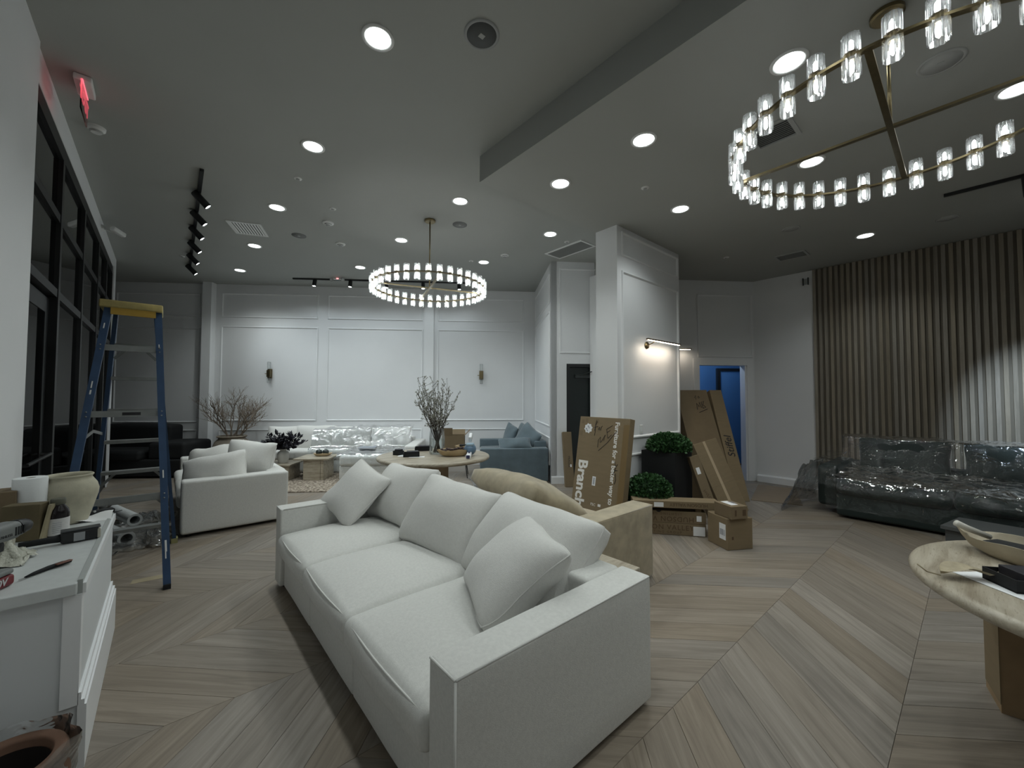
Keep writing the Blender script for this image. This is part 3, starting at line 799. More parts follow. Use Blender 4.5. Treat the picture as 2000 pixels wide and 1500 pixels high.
for a, b in ((1.243, 2.035), (2.037, 2.815), (2.817, 3.552)):
    MB().rbox(X0 + .030, 1.56, a, b, .03, .280, .014, 4, 2, wr=.003, seed=a).build('seat_base', LINEN, t, True)
for i, (a, b, dx) in enumerate(((1.248, 2.03, 0.0), (2.035, 2.81, .004), (2.815, 3.548, .006))):
    sc = MB().rbox(X0 - .018 + dx, 1.60, a, b, .275, .430, .038, 9, 4, crown=.062, belly=.018, wr=.006, ws=4, seed=5 + i).build('seat_cushion', LINEN, t, True)
    zz = .418
    pts = [(X0 + .25, a + .012, zz + .012), (X0 + .03, a + .014, zz)] + [(X0 - .007 + dx - .016 * math.sin(PI * k / 8), a + .03 + (b - a - .06) * k / 8, zz + .004 * math.sin(PI * k / 8)) for k in range(9)] + [(X0 + .03, b - .014, zz), (X0 + .25, b - .012, zz + .012)]
    piping(pts, sc, .0042)
for x in (X0 + .06, X1 - .07):
    for y in (Y0 + .08, Y1 - .09):
        MB().cyl((x, y, 0), (x, y, .035), .022, n=12).build('foot', BLKM, t)
cushion('back_cushion', 'plump white back cushion at the far end of the big sofa', 'cushion', LINEN2, (1.585, 3.28, .650), (-34, -4, -89), .76, .53, .33, 1.3, gus=.05, wr=.012, group='white back cushions on the big sofa')
cushion('back_cushion', 'plump white back cushion in the middle of the big sofa', 'cushion', LINEN2, (1.575, 2.51, .622), (-35, 3.5, -82), .80, .56, .34, 2.7, gus=.05, wr=.012, group='white back cushions on the big sofa')
cushion('back_cushion', 'plump white back cushion at the near end of the big sofa', 'cushion', LINEN2, (1.655, 1.755, .590), (-42, 5, -86), .86, .60, .36, 4.1, gus=.07, wr=.012, group='white back cushions on the big sofa')
cushion('throw_pillow', 'square white throw pillow balanced on its corner against the far arm', 'pillow', LINEN2, (1.235, 3.46, .705), (-41, 22, -65), .52, .50, .19, 5.5, wr=.011, group='white throw pillows', ex=.55)
cushion('throw_pillow', 'square white throw pillow leaning on the near arm of the big sofa', 'pillow', LINEN2, (1.36, 1.56, .63), (-54, 6, -109), .53, .52, .22, 6.9, gus=.05, wr=.012, group='white throw pillows', ex=.5)

# ---- tan velvet sofa, back to back with it, faces +X
t = thing('sofa', 'tan velvet sofa standing behind the big white sofa', 'sofa', (0, 0, 0))
arm = MB().rbox(2.14, 3.13, 1.80, 2.00, .02, .605, .016, 5, 3, wr=.003).build('armrest', TANV, t, True)
piping([(2.15, 1.806, .599), (3.125, 1.806, .599)], arm, .005, TANV)
MB().rbox(2.14, 3.13, 3.02, 3.22, .02, .605, .02, 5, 3, wr=.003).build('armrest', TANV, t, True)
MB().rbox(2.14, 2.36, 2.00, 3.02, .02, .605, .03, 5, 3, wr=.004).build('backrest', TANV, t, True)
MB().rbox(2.36, 3.10, 2.00, 3.02, .02, .28, .02, 4, 3).build('seat_base', TANV, t, True)
MB().rbox(2.36, 3.11, 2.01, 3.01, .28, .43, .05, 8, 4, crown=.03, wr=.006).build('seat_cushion', P('tan_velvet_light', (.46, .385, .27), .8, sheen=.5, var=.12, vscale=5), t, True)
cushion('back_cushion', 'tan velvet back cushion lying over the tan sofa back', 'cushion', TANV, (2.42, 2.62, .635), (-62, 2, 82), 1.12, .62, .24, 8.2, gus=.085, wr=.012, rim=False, pinch=.03)

# ---- travertine plinth between the two sofas
tag(bevel_box(1.90, 2.115, 1.30, 1.60, 0, .515, .006).build('plinth', TRAV, None), 'travertine block table between the white and tan sofas', 'plinth')

# ---- white sofa by the ladder, faces -X
t = thing('sofa', 'white linen sofa by the ladder, its side turned to the camera', 'sofa', (0, 0, 0))
MB().rbox(.15, 1.16, 5.50, 5.70, .035, .60, .03, 6, 3, wr=.006, ws=2).build('armrest', LINEN, t, True)
MB().rbox(.19, 1.16, 7.62, 7.85, .035, .60, .03, 5, 3).build('armrest', LINEN, t, True)
MB().rbox(.95, 1.17, 5.70, 7.62, .035, .60, .035, 6, 3, wr=.005).build('backrest', LINEN, t, True)
MB().rbox(.18, .96, 5.70, 7.62, .035, .29, .02, 4, 2).build('seat_base', LINEN, t, True)
for a, b in ((5.705, 6.66), (6.665, 7.615)):
    MB().rbox(.12, .96, a, b, .27, .43, .05, 7, 4, crown=.05, wr=.008, seed=a).build('seat_cushion', LINEN, t, True)
for x in (.22, 1.09):
    for y in (5.57, 7.77): MB().cyl((x, y, 0), (x, y, .04), .02, n=10).build('foot', BLKM, t)
GP = 'white pillows heaped on the sofa by the ladder'
cushion('pillow', 'long wrinkled white pillow in front on the sofa by the ladder', 'pillow', LINEN2, (.46, 5.83, .625), (-22, -11, -24), .66, .40, .30, 11.1, wr=.022, group=GP, pw=2.0, ex=.42)
cushion('pillow', 'wrinkled white pillow propped against the back of the sofa by the ladder', 'pillow', LINEN2, (.83, 6.02, .705), (-18, 4, -42), .60, .48, .36, 12.4, wr=.026, group=GP, pw=2.0, ex=.42)
cushion('pillow', 'white pillow behind the others on the sofa by the ladder', 'pillow', LINEN2, (.53, 6.55, .66), (-35, -14, -30), .66, .44, .30, 13.8, wr=.022, group=GP, pw=2.0, ex=.42)

# ---- blue velvet sofa against the lounge side wall, local frame of the lounge, faces -bx
t = thing('sofa', 'blue velvet sofa standing in the corner of the lounge', 'sofa', WB(.03, 7.00), BETA)
MB().rbox(0, 1.20, 0, .20, .03, .615, .025, 5, 3, wr=.003).build('armrest', BLUEV, t, True)
MB().rbox(0, 1.20, 1.60, 1.80, .03, .615, .025, 5, 3).build('armrest', BLUEV, t, True)
MB().rbox(.98, 1.20, .20, 1.60, .03, .72, .03, 5, 3).build('backrest', BLUEV, t, True)
MB().rbox(.02, .99, .20, 1.60, .03, .29, .02, 4, 2).build('seat_base', BLUEV, t, True)
MB().rbox(.0, .99, .205, 1.595, .27, .47, .05, 8, 4, crown=.04, wr=.005).build('seat_cushion', BLUEV, t, True)
GB = 'blue velvet cushions'
def bl_c(label, bx, by, z, abc, w, h, th, seed, **k):
    cushion('cushion', label, 'cushion', BLUEV, WB(.03 + bx, 7.0 + by, z), (abc[0], abc[1], abc[2] - 36.08), w, h, th, seed, group=GB, **k)
bl_c('square blue cushion farthest along the blue sofa', .62, 1.30, .70, (-14, 12, -70), .52, .50, .18, 21)
bl_c('square blue cushion in the middle of the blue sofa', .84, .98, .715, (-14, 8, -75), .52, .52, .18, 22)
bl_c('large blue cushion standing on edge nearest on the blue sofa', .86, .48, .70, (-24, 26, -55), .60, .56, .20, 23)
bl_c('long blue lumbar pillow lying on the near arm of the blue sofa', .62, .16, .665, (-52, -5, -5), .60, .30, .17, 24)

# ---- black sofa at the far left behind the ladder
t = thing('sofa', 'black sofa at the far wall seen through the ladder', 'sofa', WB(-7.55, 7.86), BETA)
MB().rbox(0, 2.15, .05, .95, .03, .34, .03, 4, 3).build('seat_base', BLKM, t, True)
MB().rbox(.0, 1.48, .62, 1.0, .30, .93, .06, 6, 4, crown=.04).build('backrest', BLKM, t, True)
MB().rbox(0, 1.40, .0, .66, .32, .50, .06, 6, 4, crown=.03).build('seat_cushion', BLKM, t, True)
MB().rbox(1.46, 2.10, .10, .90, .32, .64, .06, 5, 4, crown=.02).build('armrest', BLKM, t, True)

# ---- white sectional along the far wall, local frame of the lounge
t = thing('sectional_sofa', 'white sectional sofa along the far wall, partly wrapped in clear film', 'sofa', WB(-4.35, 7.05), BETA)
# local x along bx (0 at -4.35), y along by (0 at 7.05)
MB().rbox(0, .22, 1.12, 1.90, .03, .60, .03, 4, 3).build('armrest', LINEN2, t, True)
MB().rbox(2.98, 3.20, .55, 1.90, .03, .60, .03, 4, 3).build('armrest', LINEN2, t, True)
MB().rbox(.22, 2.98, 1.66, 1.90, .03, .66, .03, 5, 3).build('backrest', LINEN2, t, True)
MB().rbox(.22, 1.88, 1.14, 1.66, .03, .27, .02, 4, 2).build('seat_base', LINEN2, t, True)
MB().rbox(1.88, 2.98, .36, 1.66, .03, .27, .02, 4, 2).build('chaise_base', LINEN2, t, True)
MB().rbox(.23, 1.87, 1.11, 1.66, .27, .45, .05, 8, 4, crown=.03, wr=.006).build('seat_cushion', LINEN2, t, True)
MB().rbox(1.88, 2.97, .33, 1.66, .27, .45, .05, 8, 4, crown=.03, wr=.006, seed=3).build('chaise_cushion', LINEN2, t, True)
GW = 'white back cushions on the sectional'
for lab, bx, w, h, rz, s_ in (('white back cushion at the far end of the sectional, beside the twig pot', .42, .62, .50, 14, 31), ('bare white back cushion second on the sectional', 1.02, .82, .54, -4, 32),
                          ('film-covered white back cushion third on the sectional', 1.75, .82, .50, 3, 33), ('film-covered white back cushion at the chaise end of the sectional', 2.55, .84, .52, -2, 34)):
    cushion('back_cushion', lab, 'cushion', LINEN2, WB(-4.35 + bx, 7.05 + 1.50, .66), (-14, 0, rz - 36.08), w, h, .26, s_, gus=.05, group=GW)

def drape(name, prof, length, n, mat, parent, amp=.012, seed=0, loc=(0, 0, 0), rz=0, wav=None, close=.0):
    """a film sheet: a cross-section polyline (y, z) swept along x with crumples"""
    # resample the profile
    P2 = [Vector((a, b, 0)) for a, b in prof]; out = []
    for a, b in zip(P2, P2[1:]):
        k = max(1, int((b - a).length / .028))
        out += [a.lerp(b, i / k) for i in range(k)]
    out.append(P2[-1]); m = len(out)
    vs = []; fs = []
    for i in range(n + 1):
        x = length * i / n
        for j, q in enumerate(out):
            p = Vector((x, q.x, q.y))
            a1 = noise.noise_vector(Vector((x * 5.0 + seed, q.x * 6, q.y * 6)))
            a2 = noise.noise_vector(Vector((x * 17 + seed, q.x * 15, q.y * 15 + seed)))
            p += a1 * amp * 1.5 + a2 * amp * .8
            if wav: p = wav(p, i / n, j / (m - 1))
            p.z = max(p.z, .004)
            vs.append(p)
    for i in range(n):
        for j in range(m - 1):
            fs.append((i * m + j, (i + 1) * m + j, (i + 1) * m + j + 1, i * m + j + 1))
    return MB().add(vs, fs).build(name, mat, parent, True, loc=loc, rot=(0, 0, rz))
f = drape('plastic_film', [(1.52, .93), (1.40, .88), (1.30, .66), (1.24, .52), (1.05, .505), (.30, .50), (.262, .45), (.25, .30), (.262, .17)], 1.12, 40, FILM, None, .012, 3, WB(-4.35 + 1.88, 7.05), BETA)
tag(f, 'crumpled clear film over the chaise of the sectional sofa', 'plastic film')
f = drape('plastic_film', [(1.50, .90), (1.36, .84), (1.27, .64), (1.24, .51), (1.16, .505), (1.085, .48), (1.075, .30), (1.07, .10), (1.065, .03)], .84, 34, FILM, None, .013, 9, WB(-4.35 + 1.04, 7.05), BETA)
tag(f, 'clear film hanging off the sectional seat to the rug', 'plastic film')

# ---- dark green sofa under film before the slatted wall, faces -X
t = thing('sofa', 'dark green sofa under clear plastic film before the slatted wall', 'sofa', (0, 0, 0))
YA, YZ = 1.25, -1.9
MB().rbox(6.46, 7.78, YZ, YA - .06, .03, .30, .03, 5, 3).build('seat_base', GREENV, t, True)
MB().rbox(6.60, 7.78, YA - .06, YA + .16, .10, .62, .05, 5, 4).build('armrest', GREENV, t, True)
MB().rbox(7.52, 7.80, YZ, YA, .10, .60, .04, 6, 3).build('backrest', GREENV, t, True)
for a, b in ((.19, YA - .07), (-.86, .18), (YZ, -.87)):
    MB().rbox(6.40, 7.50, a, b, .30, .46, .07, 8, 4, crown=.05, wr=.008, seed=a).build('seat_cushion', GREENV, t, True)
GG = 'dark green back cushions under film'
for lab, y, w in (('dark green back cushion at the left end of the film-covered sofa', .66, .92), ('dark green back cushion at the right edge of the film-covered sofa', -.36, .98)):
    cushion('back_cushion', lab, 'cushion', GREENV, (7.48, y, .69), (-14, 0, -90), w, .54, .26, y * 3, gus=.08, group=GG, rim=False)
def wv(p, u, v):
    if u < .06: p.y += (.06 - u) * 2.0 * (1 - v); p.z -= (.06 - u) * 5 * (1 - v)
    return p
# film swept along -Y: local x -> -Y, local y -> +X
f = drape('plastic_film', [(7.60, .985), (7.42, .95), (7.30, .74), (7.24, .58), (7.05, .555), (6.70, .55), (6.42, .50), (6.345, .40), (6.35, .26), (6.33, .14)], 2.6, 72, FILMD, None, .016, 5)
f.matrix_world = Matrix(((0, 1, 0, 0), (-1, 0, 0, YA + .02), (0, 0, 1, 0), (0, 0, 0, 1)))
tag(f, 'shiny clear plastic film draped over the dark green sofa', 'plastic film')
f = drape('plastic_film', [(6.46, .40), (6.50, .60), (6.62, .655), (7.3, .66), (7.62, .72)], .30, 10, FILMD, None, .016, 15)
f.matrix_world = Matrix(((0, 1, 0, 0), (-1, 0, 0, YA + .24), (0, 0, 1, 0), (0, 0, 0, 1)))
tag(f, 'clear film bunched over the arm of the dark green sofa', 'plastic film')
vs = []; fs = []; n = 22
for i in range(n + 1):
    for j in range(n + 1):
        u, v = i / n, j / n
        x = 6.30 + 1.25 * u; y = YA + .26 + (.22 + .10 * math.sin(5 * u)) * v; z = .62 * (1 - v) ** 1.2 + .004
        a = noise.noise_vector(Vector((x * 7, y * 7, z * 7))); p = Vector((x, y, z)) + a * .035
        p.z = max(.004, p.z); vs.append(p)
for i in range(n):
    for j in range(n): fs.append((i * (n + 1) + j, (i + 1) * (n + 1) + j, (i + 1) * (n + 1) + j + 1, i * (n + 1) + j + 1))
tag(MB().add(vs, fs).build('plastic_film', FILMD, None, True), 'loose clear film hanging from the dark green sofa arm to the floor', 'plastic film')

# ---- low dark table in front of it
t = thing('low_table', 'low dark grey block table in front of the green sofa', 'table', (0, 0, 0))
DT = P('dark_grey_laminate', (.085, .09, .09), .5)
pts = [(5.60, .25), (6.12, .14), (6.00, -.80), (5.45, -.70)]
MB().prism(pts, .27, .30).build('table_top', DT, t); MB().prism([(5.63, .22), (6.09, .12), (5.97, -.77), (5.48, -.67)], 0, .27).build('base', DT, t)
# ================================================================== TABLES, RUG AND DECOR
def rot_obj(o, c, abc):
    o.rotation_mode = 'YXZ'; o.location = c; o.rotation_euler = (R(abc[0]), R(abc[1]), R(abc[2])); return o

def round_top(t, r, z, th, name='table_top'):
    prof = [(0, z - th), (r - .05, z - th)] + [(r - .03 + .03 * math.sin(a), z - th / 2 - th / 2 * math.cos(a)) for a in [PI * i / 8 for i in range(9)]] + [(r - .05, z), (0, z)]
    return MB().lathe(prof, 72).build(name, TRAV, t, True, flat_angle=50)

# ---- round travertine table by the blue sofa
TC = (2.69, 4.67)
t = thing('round_table', 'round travertine table under the far chandelier', 'table', (*TC, 0), 0, 'round travertine tables')
round_top(t, .725, .745, .05)
MB().obox((-.30, .12, 0), Vector((.42, -.27, 0)), Vector((.20, .31, 0)), (0, 0, .695)).build('pedestal', P('brown_stone', (.34, .25, .155), .5, var=.12, vscale=5, stretch=(4, 4, .6)), t)
# ---- round travertine table at the right edge
t = thing('round_table', 'round travertine table at the right edge of the picture', 'table', (2.815, -.513, 0), 0, 'round travertine tables')
round_top(t, .75, .742, .055)
m = MB().obox((.245, .468, 0), Vector((.22, .045, 0)), Vector((.075, -.46, 0)), (0, 0, .687))
ped = m.build('pedestal', P('brown_board', (.30, .205, .115), .7, var=.1, vscale=8), t)
MB().obox((.243, .4665, .04), Vector((.22, .045, 0)), Vector((-.0004, .0018, 0)) * 2, (0, 0, .60)).build('wrapping', CARD, ped)

# ---- glass vase with budding branches
t = thing('glass_vase', 'tall clear glass vase full of budding branches on the round table', 'vase', (2.77, 4.74, .746))
MB().lathe([(0, 0), (.098, 0), (.104, .012), (.104, .22), (.096, .29), (.090, .33), (.096, .345), (.090, .345), (.084, .33), (.090, .285), (.098, .22), (.098, .02), (0, .014)], 36).build('vase_body', THIN, t, True, flat_angle=50)
MB().lathe([(0, .015), (.097, .016), (.097, .20), (0, .20)], 28).build('water', CLEAR('water', (.94, .97, .96), .01, .3, .02, 1.33), t, True)
TWIG = P('dark_twig', (.055, .043, .033), .8); BUD = P('bud', (.30, .30, .25), .7)
rs = random.Random(5)
buds = MB()
for i in range(34):
    a = rs.uniform(0, 2 * PI); sp = rs.uniform(.06, .36); top = rs.uniform(.66, 1.03)
    if i < 7: sp = rs.uniform(.32, .46); top = rs.uniform(.58, .85)
    p0 = Vector((-.05 * math.cos(a), -.05 * math.sin(a), .02)); p1 = Vector((.06 * math.cos(a), .06 * math.sin(a), .33)); p2 = Vector((sp * math.cos(a), sp * math.sin(a), top))
    pts = []; n = 14
    bend = Vector((rs.uniform(-.05, .05), rs.uniform(-.05, .05), 0))
    for k in range(n + 1):
        u = k / n
        q = (p0.lerp(p1, u / .33) if u < .33 else p1.lerp(p2, (u - .33) / .67))
        pts.append(q + bend * math.sin(u * PI) + Vector((rs.uniform(-1, 1), rs.uniform(-1, 1), rs.uniform(-.5, .5))) * .008)
    st = MB().tube(pts, [.0045 * (1 - .6 * k / n) for k in range(n + 1)], 5)
    sub = []
    for k in range(5, n + 1):
        if rs.random() < .75:
            d = Vector((rs.uniform(-1, 1), rs.uniform(-1, 1), rs.uniform(.2, 1.2))).normalized() * rs.uniform(.04, .12)
            st.tube([pts[k], pts[k] + d * .55 + Vector((0, 0, .004)), pts[k] + d], [.0025, .002, .0014], 4)
            sub += [pts[k] + d, pts[k] + d * .6, pts[k] + d * .8]
        sub.append(pts[k])
    st.build('stem', TWIG, t)
    for q in sub:
        for _ in range(2):
            c = q + Vector((rs.uniform(-1, 1), rs.uniform(-1, 1), rs.uniform(-1, 1))) * .008
            r_ = rs.uniform(.004, .008)
            buds.add([c + Vector((r_, 0, 0)), c + Vector((0, r_, 0)), c + Vector((-r_, 0, 0)), c + Vector((0, -r_, 0)), c + Vector((0, 0, r_ * 1.6)), c - Vector((0, 0, r_))],
                     [(0, 1, 4), (1, 2, 4), (2, 3, 4), (3, 0, 4), (1, 0, 5), (2, 1, 5), (3, 2, 5), (0, 3, 5)])
o = buds.build('buds', BUD, t); o['kind'] = 'stuff'

# ---- black boxes, bowls and hand vacuum on it
def black_box(x, y, z, w, d, h, rz, label, lid=True):
    t = thing('black_box', label, 'box', (x, y, z), rz, 'small black gift boxes')
    m = MB().box(-w / 2, w / 2, -d / 2, d / 2, 0, .006)
    for a in ((-w / 2, w / 2, -d / 2, -d / 2 + .004), (-w / 2, w / 2, d / 2 - .004, d / 2), (-w / 2, -w / 2 + .004, -d / 2 + .004, d / 2 - .004), (w / 2 - .004, w / 2, -d / 2 + .004, d / 2 - .004)):
        m.box(*a, 0, h)
    m.build('tray', BLKM, t)
    if lid: bevel_box(-w * .30, w * .42, -d * .40, d * .40, h * .35, h * 1.35, .003).build('lid', P('black_card', (.018, .017, .022), .5), t)
    return t
black_box(2.33, 4.97, .745, .10, .10, .055, R(20), 'smallest black box at the left of the round table', True)
black_box(2.40, 4.74, .745, .20, .15, .05, R(-28), 'flat open black box in front on the round table')
black_box(2.80, 5.16, .745, .24, .16, .05, R(-30), 'open black tray box behind, beside the glass vase')
tag(MB().obox((2.25, 4.83, .7455), Vector((.16, -.10, 0)), Vector((.16, .25, 0)), (0, 0, .0012)).build('paper_sheet', PAPER), 'small white paper sheet under the smallest black box', 'paper')
tag(MB().obox((2.32, 4.66, .7455), Vector((.16, -.11, 0)), Vector((.05, .08, 0)), (0, 0, .001)).build('paper_slip', PAPER), 'white paper slip under the flat black box in front', 'paper')
WOODB = P('light_wood', (.46, .35, .21), .6, var=.15, vscale=7, stretch=(1, 1, 5))
def dough_bowl(c, rz, L_, W_, H_, label, mat, name='wooden_bowl'):
    t = thing(name, label, 'bowl', c, rz)
    vs = []; fs = []; n = 36; rows = []
    for k, (s, z) in enumerate(((.0, .0), (.55, 0), (.78, .25), (.92, .7), (1.0, 1.0), (.955, 1.0), (.87, .72), (.70, .33), (.0, .22))):
        row = []
        for j in range(n):
            a = 2 * PI * j / n
            wob = 1 + .04 * math.sin(3 * a + 1) + .03 * math.sin(7 * a)
            row.append((L_ / 2 * s * math.cos(a) * wob, W_ / 2 * s * math.sin(a) * wob, H_ * z * (1 + .10 * math.sin(4 * a) * (k in (4, 5)))))
        rows.append(row)
    b = MB()
    vs = [p for r_ in rows for p in r_]
    for i in range(len(rows) - 1):
        for j in range(n): fs.append((i * n + j, i * n + (j + 1) % n, (i + 1) * n + (j + 1) % n, (i + 1) * n + j))
    b.add(vs, fs).build('bowl_body', mat, t, True, flat_angle=55)
    return t
t = dough_bowl((2.83, 4.42, .745), R(-32), .44, .22, .085, 'long carved wooden bowl holding dark pods on the round table', WOODB)
rs = random.Random(3)
for i in range(9):
    p = Vector((-.15 + .035 * i, rs.uniform(-.04, .04), .075 + rs.uniform(0, .02)))
    o = MB().sphere((0, 0, 0), .03, 8, 6, (1.3, .7, .6)).build('seed_pod', P('dark_pod', (.045, .028, .028), .6), t, True, loc=p, rot=(rs.uniform(-.5, .5), rs.uniform(-.5, .5), rs.uniform(0, 3)))
t = dough_bowl((3.24, 4.80, .745), R(-36), .26, .17, .07, 'small wooden bowl behind the hand vacuum on the round table', WOODB)
MB().rbox(-.06, .10, -.04, .04, .05, .085, .01, 1, 2).build('dark_case', BLKM, t, True)
t = thing('hand_vacuum', 'white and blue cordless hand vacuum standing on the round table', 'vacuum', (2.95, 4.24, .745), R(50))
VB = P('vacuum_blue', (.12, .20, .30), .3, spec=.5); VW = P('vacuum_white', (.80, .81, .82), .35)
MB().rbox(-.19, .02, -.030, .030, .0, .060, .015, 2, 3).build('handle', VW, t, True, rot=(0, R(-6), 0))
MB().sphere((.10, 0, .085), .085, 20, 12, (1.15, .92, .92)).build('dust_bowl', VB, t, True)
MB().rbox(.02, .13, -.05, .05, .13, .165, .015, 2, 3).build('top_shell', P('vacuum_lightblue', (.30, .42, .52), .3), t, True)
MB().rbox(.17, .30, -.022, .022, .12, .19, .012, 2, 3).build('nozzle', VW, t, True, rot=(0, R(-22), 0))
MB().rbox(-.20, -.185, -.022, .022, .005, .045, .005, 1, 2).build('end_cap', P('vacuum_navy', (.03, .035, .10), .4), t, True)
MB().box(-.06, -.02, -.012, .012, .0605, .068).build('power_switch', MATS['vacuum_navy'], t)

# ---- stool with an open carton behind the table
t = thing('stool', 'thin-legged stool carrying the open carton', 'stool', WB(-.42, 7.75), BETA)
MB().rbox(-.20, .20, -.20, .20, .42, .46, .012, 1, 2).build('seat', BLKM, t, True)
for sx in (-1, 1):
    for sy in (-1, 1): MB().cyl((sx * .22, sy * .22, 0), (sx * .16, sy * .16, .43), .008, .011, 10).build('leg', BLKM, t)
t = thing('open_carton', 'open cardboard carton with raised flaps beside the glass vase', 'carton', WB(-.47, 7.75, .461), BETA)
m = MB(); W_, D_, H_ = .21, .18, .32
for a in ((-W_, W_, -D_, -D_ + .006), (-W_, W_, D_ - .006, D_), (-W_, -W_ + .006, -D_ + .006, D_ - .006), (W_ - .006, W_, -D_ + .006, D_ - .006)):
    m.box(*a, 0, H_)
m.box(-W_, W_, -D_, D_, 0, .005).build('box_body', CARD2, t)
MB().obox((-W_, -D_, H_), (W_ * .95, 0, .0), (0, .005, 0), (-.0, -.03, .15)).build('flap', CARD2, t)
MB().obox((W_ - .006, -D_, H_), (.006, 0, 0), (0, 2 * D_, 0), (.10, 0, .10)).build('flap', CARD2, t)
MB().obox((-W_, -D_, H_), (.006, 0, 0), (0, 2 * D_, 0), (-.03, 0, .15)).build('flap', CARD2, t)
MB().obox((-W_, D_ - .006, H_), (2 * W_, 0, 0), (0, .006, 0), (0, .10, .09)).build('flap', CARD2, t)

# ---- clear film on the floor by the blue sofa
vs = []; fs = []; n = 20
for i in range(n + 1):
    for j in range(n + 1):
        u, v = i / n, j / n; p = Vector(WB(-.20 + .26 * u + .12 * math.sin(3 * v), 6.0 + 1.5 * v, 0))
        p.z = .008 + .05 * max(0, noise.noise(p * 6)) + .10 * max(0, u - .75) ; vs.append(p)
for i in range(n):
    for j in range(n): fs.append((i * (n + 1) + j, (i + 1) * (n + 1) + j, (i + 1) * (n + 1) + j + 1, i * (n + 1) + j + 1))
tag(MB().add(vs, fs).build('plastic_sheet', FILM, None, True), 'crumpled clear sheet lying on the floor beside the blue sofa', 'plastic sheet')

# ---- rug and the two travertine coffee tables in front of the sectional
def make_rug():
    m, nt, out = _nodes('woven_jute'); L = nt.links
    b = N(nt, 'ShaderNodeBsdfPrincipled'); L.new(b.outputs[0], out.inputs[0]); b.inputs['Roughness'].default_value = .95
    tc = N(nt, 'ShaderNodeTexCoord'); vo = N(nt, 'ShaderNodeTexVoronoi', Scale=26.0); L.new(tc.outputs['Object'], vo.inputs['Vector'])
    rp = N(nt, 'ShaderNodeValToRGB'); L.new(vo.outputs['Distance'], rp.inputs[0]); e = rp.color_ramp.elements
    e[0].position = .12; e[0].color = (.52, .45, .36, 1); e[1].position = .75; e[1].color = (.13, .10, .075, 1)
    L.new(rp.outputs[0], b.inputs['Base Color'])
    bp = N(nt, 'ShaderNodeBump', Strength=.8, Distance=.01); bp.invert = True; L.new(vo.outputs['Distance'], bp.inputs['Height']); L.new(bp.outputs[0], b.inputs['Normal'])
    return m
o = MB().rbox(0, 2.9, 0, 1.75, 0, .018, .008, 2, 2).build('rug', make_rug(), None, True); o.location = WB(-4.4, 6.60); o.rotation_euler = (0, 0, BETA)
tag(o, 'woven jute rug under the travertine coffee tables', 'rug')
t = thing('coffee_table', 'taller travertine coffee table carrying the wooden bowl', 'table', WB(-3.27, 7.42, .018), BETA, 'travertine coffee tables')
bevel_box(0, .60, 0, .60, .36, .385, .004).build('table_top', TRAV, t)
bevel_box(.17, .46, .03, .08, 0, .36, .003).build('front_slab', TRAV, t); bevel_box(.465, .515, .03, .55, 0, .36, .003).build('side_slab', TRAV, t)
t = thing('coffee_table', 'lower travertine coffee table carrying the white vase', 'table', WB(-3.84, 7.43, .018), BETA, 'travertine coffee tables')
bevel_box(0, .52, 0, .60, .255, .28, .004).build('table_top', TRAV, t)
bevel_box(.15, .49, .03, .48, 0, .255, .003).build('pedestal', TRAV, t)
t = dough_bowl(WB(-2.90, 7.78, .403), BETA, .34, .20, .055, 'small wooden bowl holding two dark balls on the taller coffee table', P('pale_wood', (.50, .40, .27), .6, var=.1))
DKB = P('dark_marble', (.022, .030, .028), .25, spec=.6, var=.4, vscale=20)
for x, lab in ((-.055, 'dark glossy ball at the left in the small wooden bowl'), (.065, 'dark glossy ball at the right in the small wooden bowl')):
    o = MB().sphere((0, 0, 0), .057, 22, 14).build('decor_ball', DKB, None, True); o.location = Vector(WB(-2.90 + x, 7.78 - .01, .403 + .012 + .058))
    tag(o, lab, 'ball', 'dark balls in the bowl')
# white vase with dark leaves
t = thing('leaf_vase', 'white vase with a bunch of nearly black leaves on the lower coffee table', 'vase', WB(-3.57, 7.72, .299))
MB().lathe([(0, 0), (.075, 0), (.082, .02), (.098, .10), (.10, .15), (.085, .195), (.052, .215), (.050, .235), (.058, .245), (.050, .245), (.044, .235), (.044, .21), (0, .20)], 32).build('vase_body', P('white_ceramic', (.68, .68, .65), .5), t, True, flat_angle=60)
rs = random.Random(11); DL = P('dark_leaf', (.010, .009, .016), .5); lv = MB(); st = MB()
for i in range(40):
    a = rs.uniform(0, 2 * PI); el = rs.uniform(.25, 1.35); ln = rs.uniform(.26, .43)
    d = Vector((math.cos(a) * math.cos(el), math.sin(a) * math.cos(el), math.sin(el) * .85)); base = Vector((0, 0, .22))
    pts = [base, base + d * ln * .5 + Vector((0, 0, .03)), base + d * ln]
    MB().tube(pts, [.004, .003, .0015], 5).build('stem', DL, t)
    for k in range(15):
        u = .25 + .053 * k; c = base.lerp(base + d * ln, u) + Vector((0, 0, .03 * math.sin(u * PI)))
        out = Vector((rs.uniform(-1, 1), rs.uniform(-1, 1), rs.uniform(-.4, 1))).normalized()
        w = out.cross(Vector((rs.uniform(-1, 1), rs.uniform(-1, 1), 1))).normalized(); L_ = rs.uniform(.07, .12); wd = L_ * .27; nn = out.cross(w) * wd * .35
        lv.add([c, c + out * L_ * .45 + w * wd + nn, c + out * L_, c + out * L_ * .45 - w * wd + nn, c + out * L_ * .45 - nn], [(0, 1, 4), (1, 2, 4), (2, 3, 4), (3, 0, 4)])
o = lv.build('foliage', DL, t); o['kind'] = 'stuff'
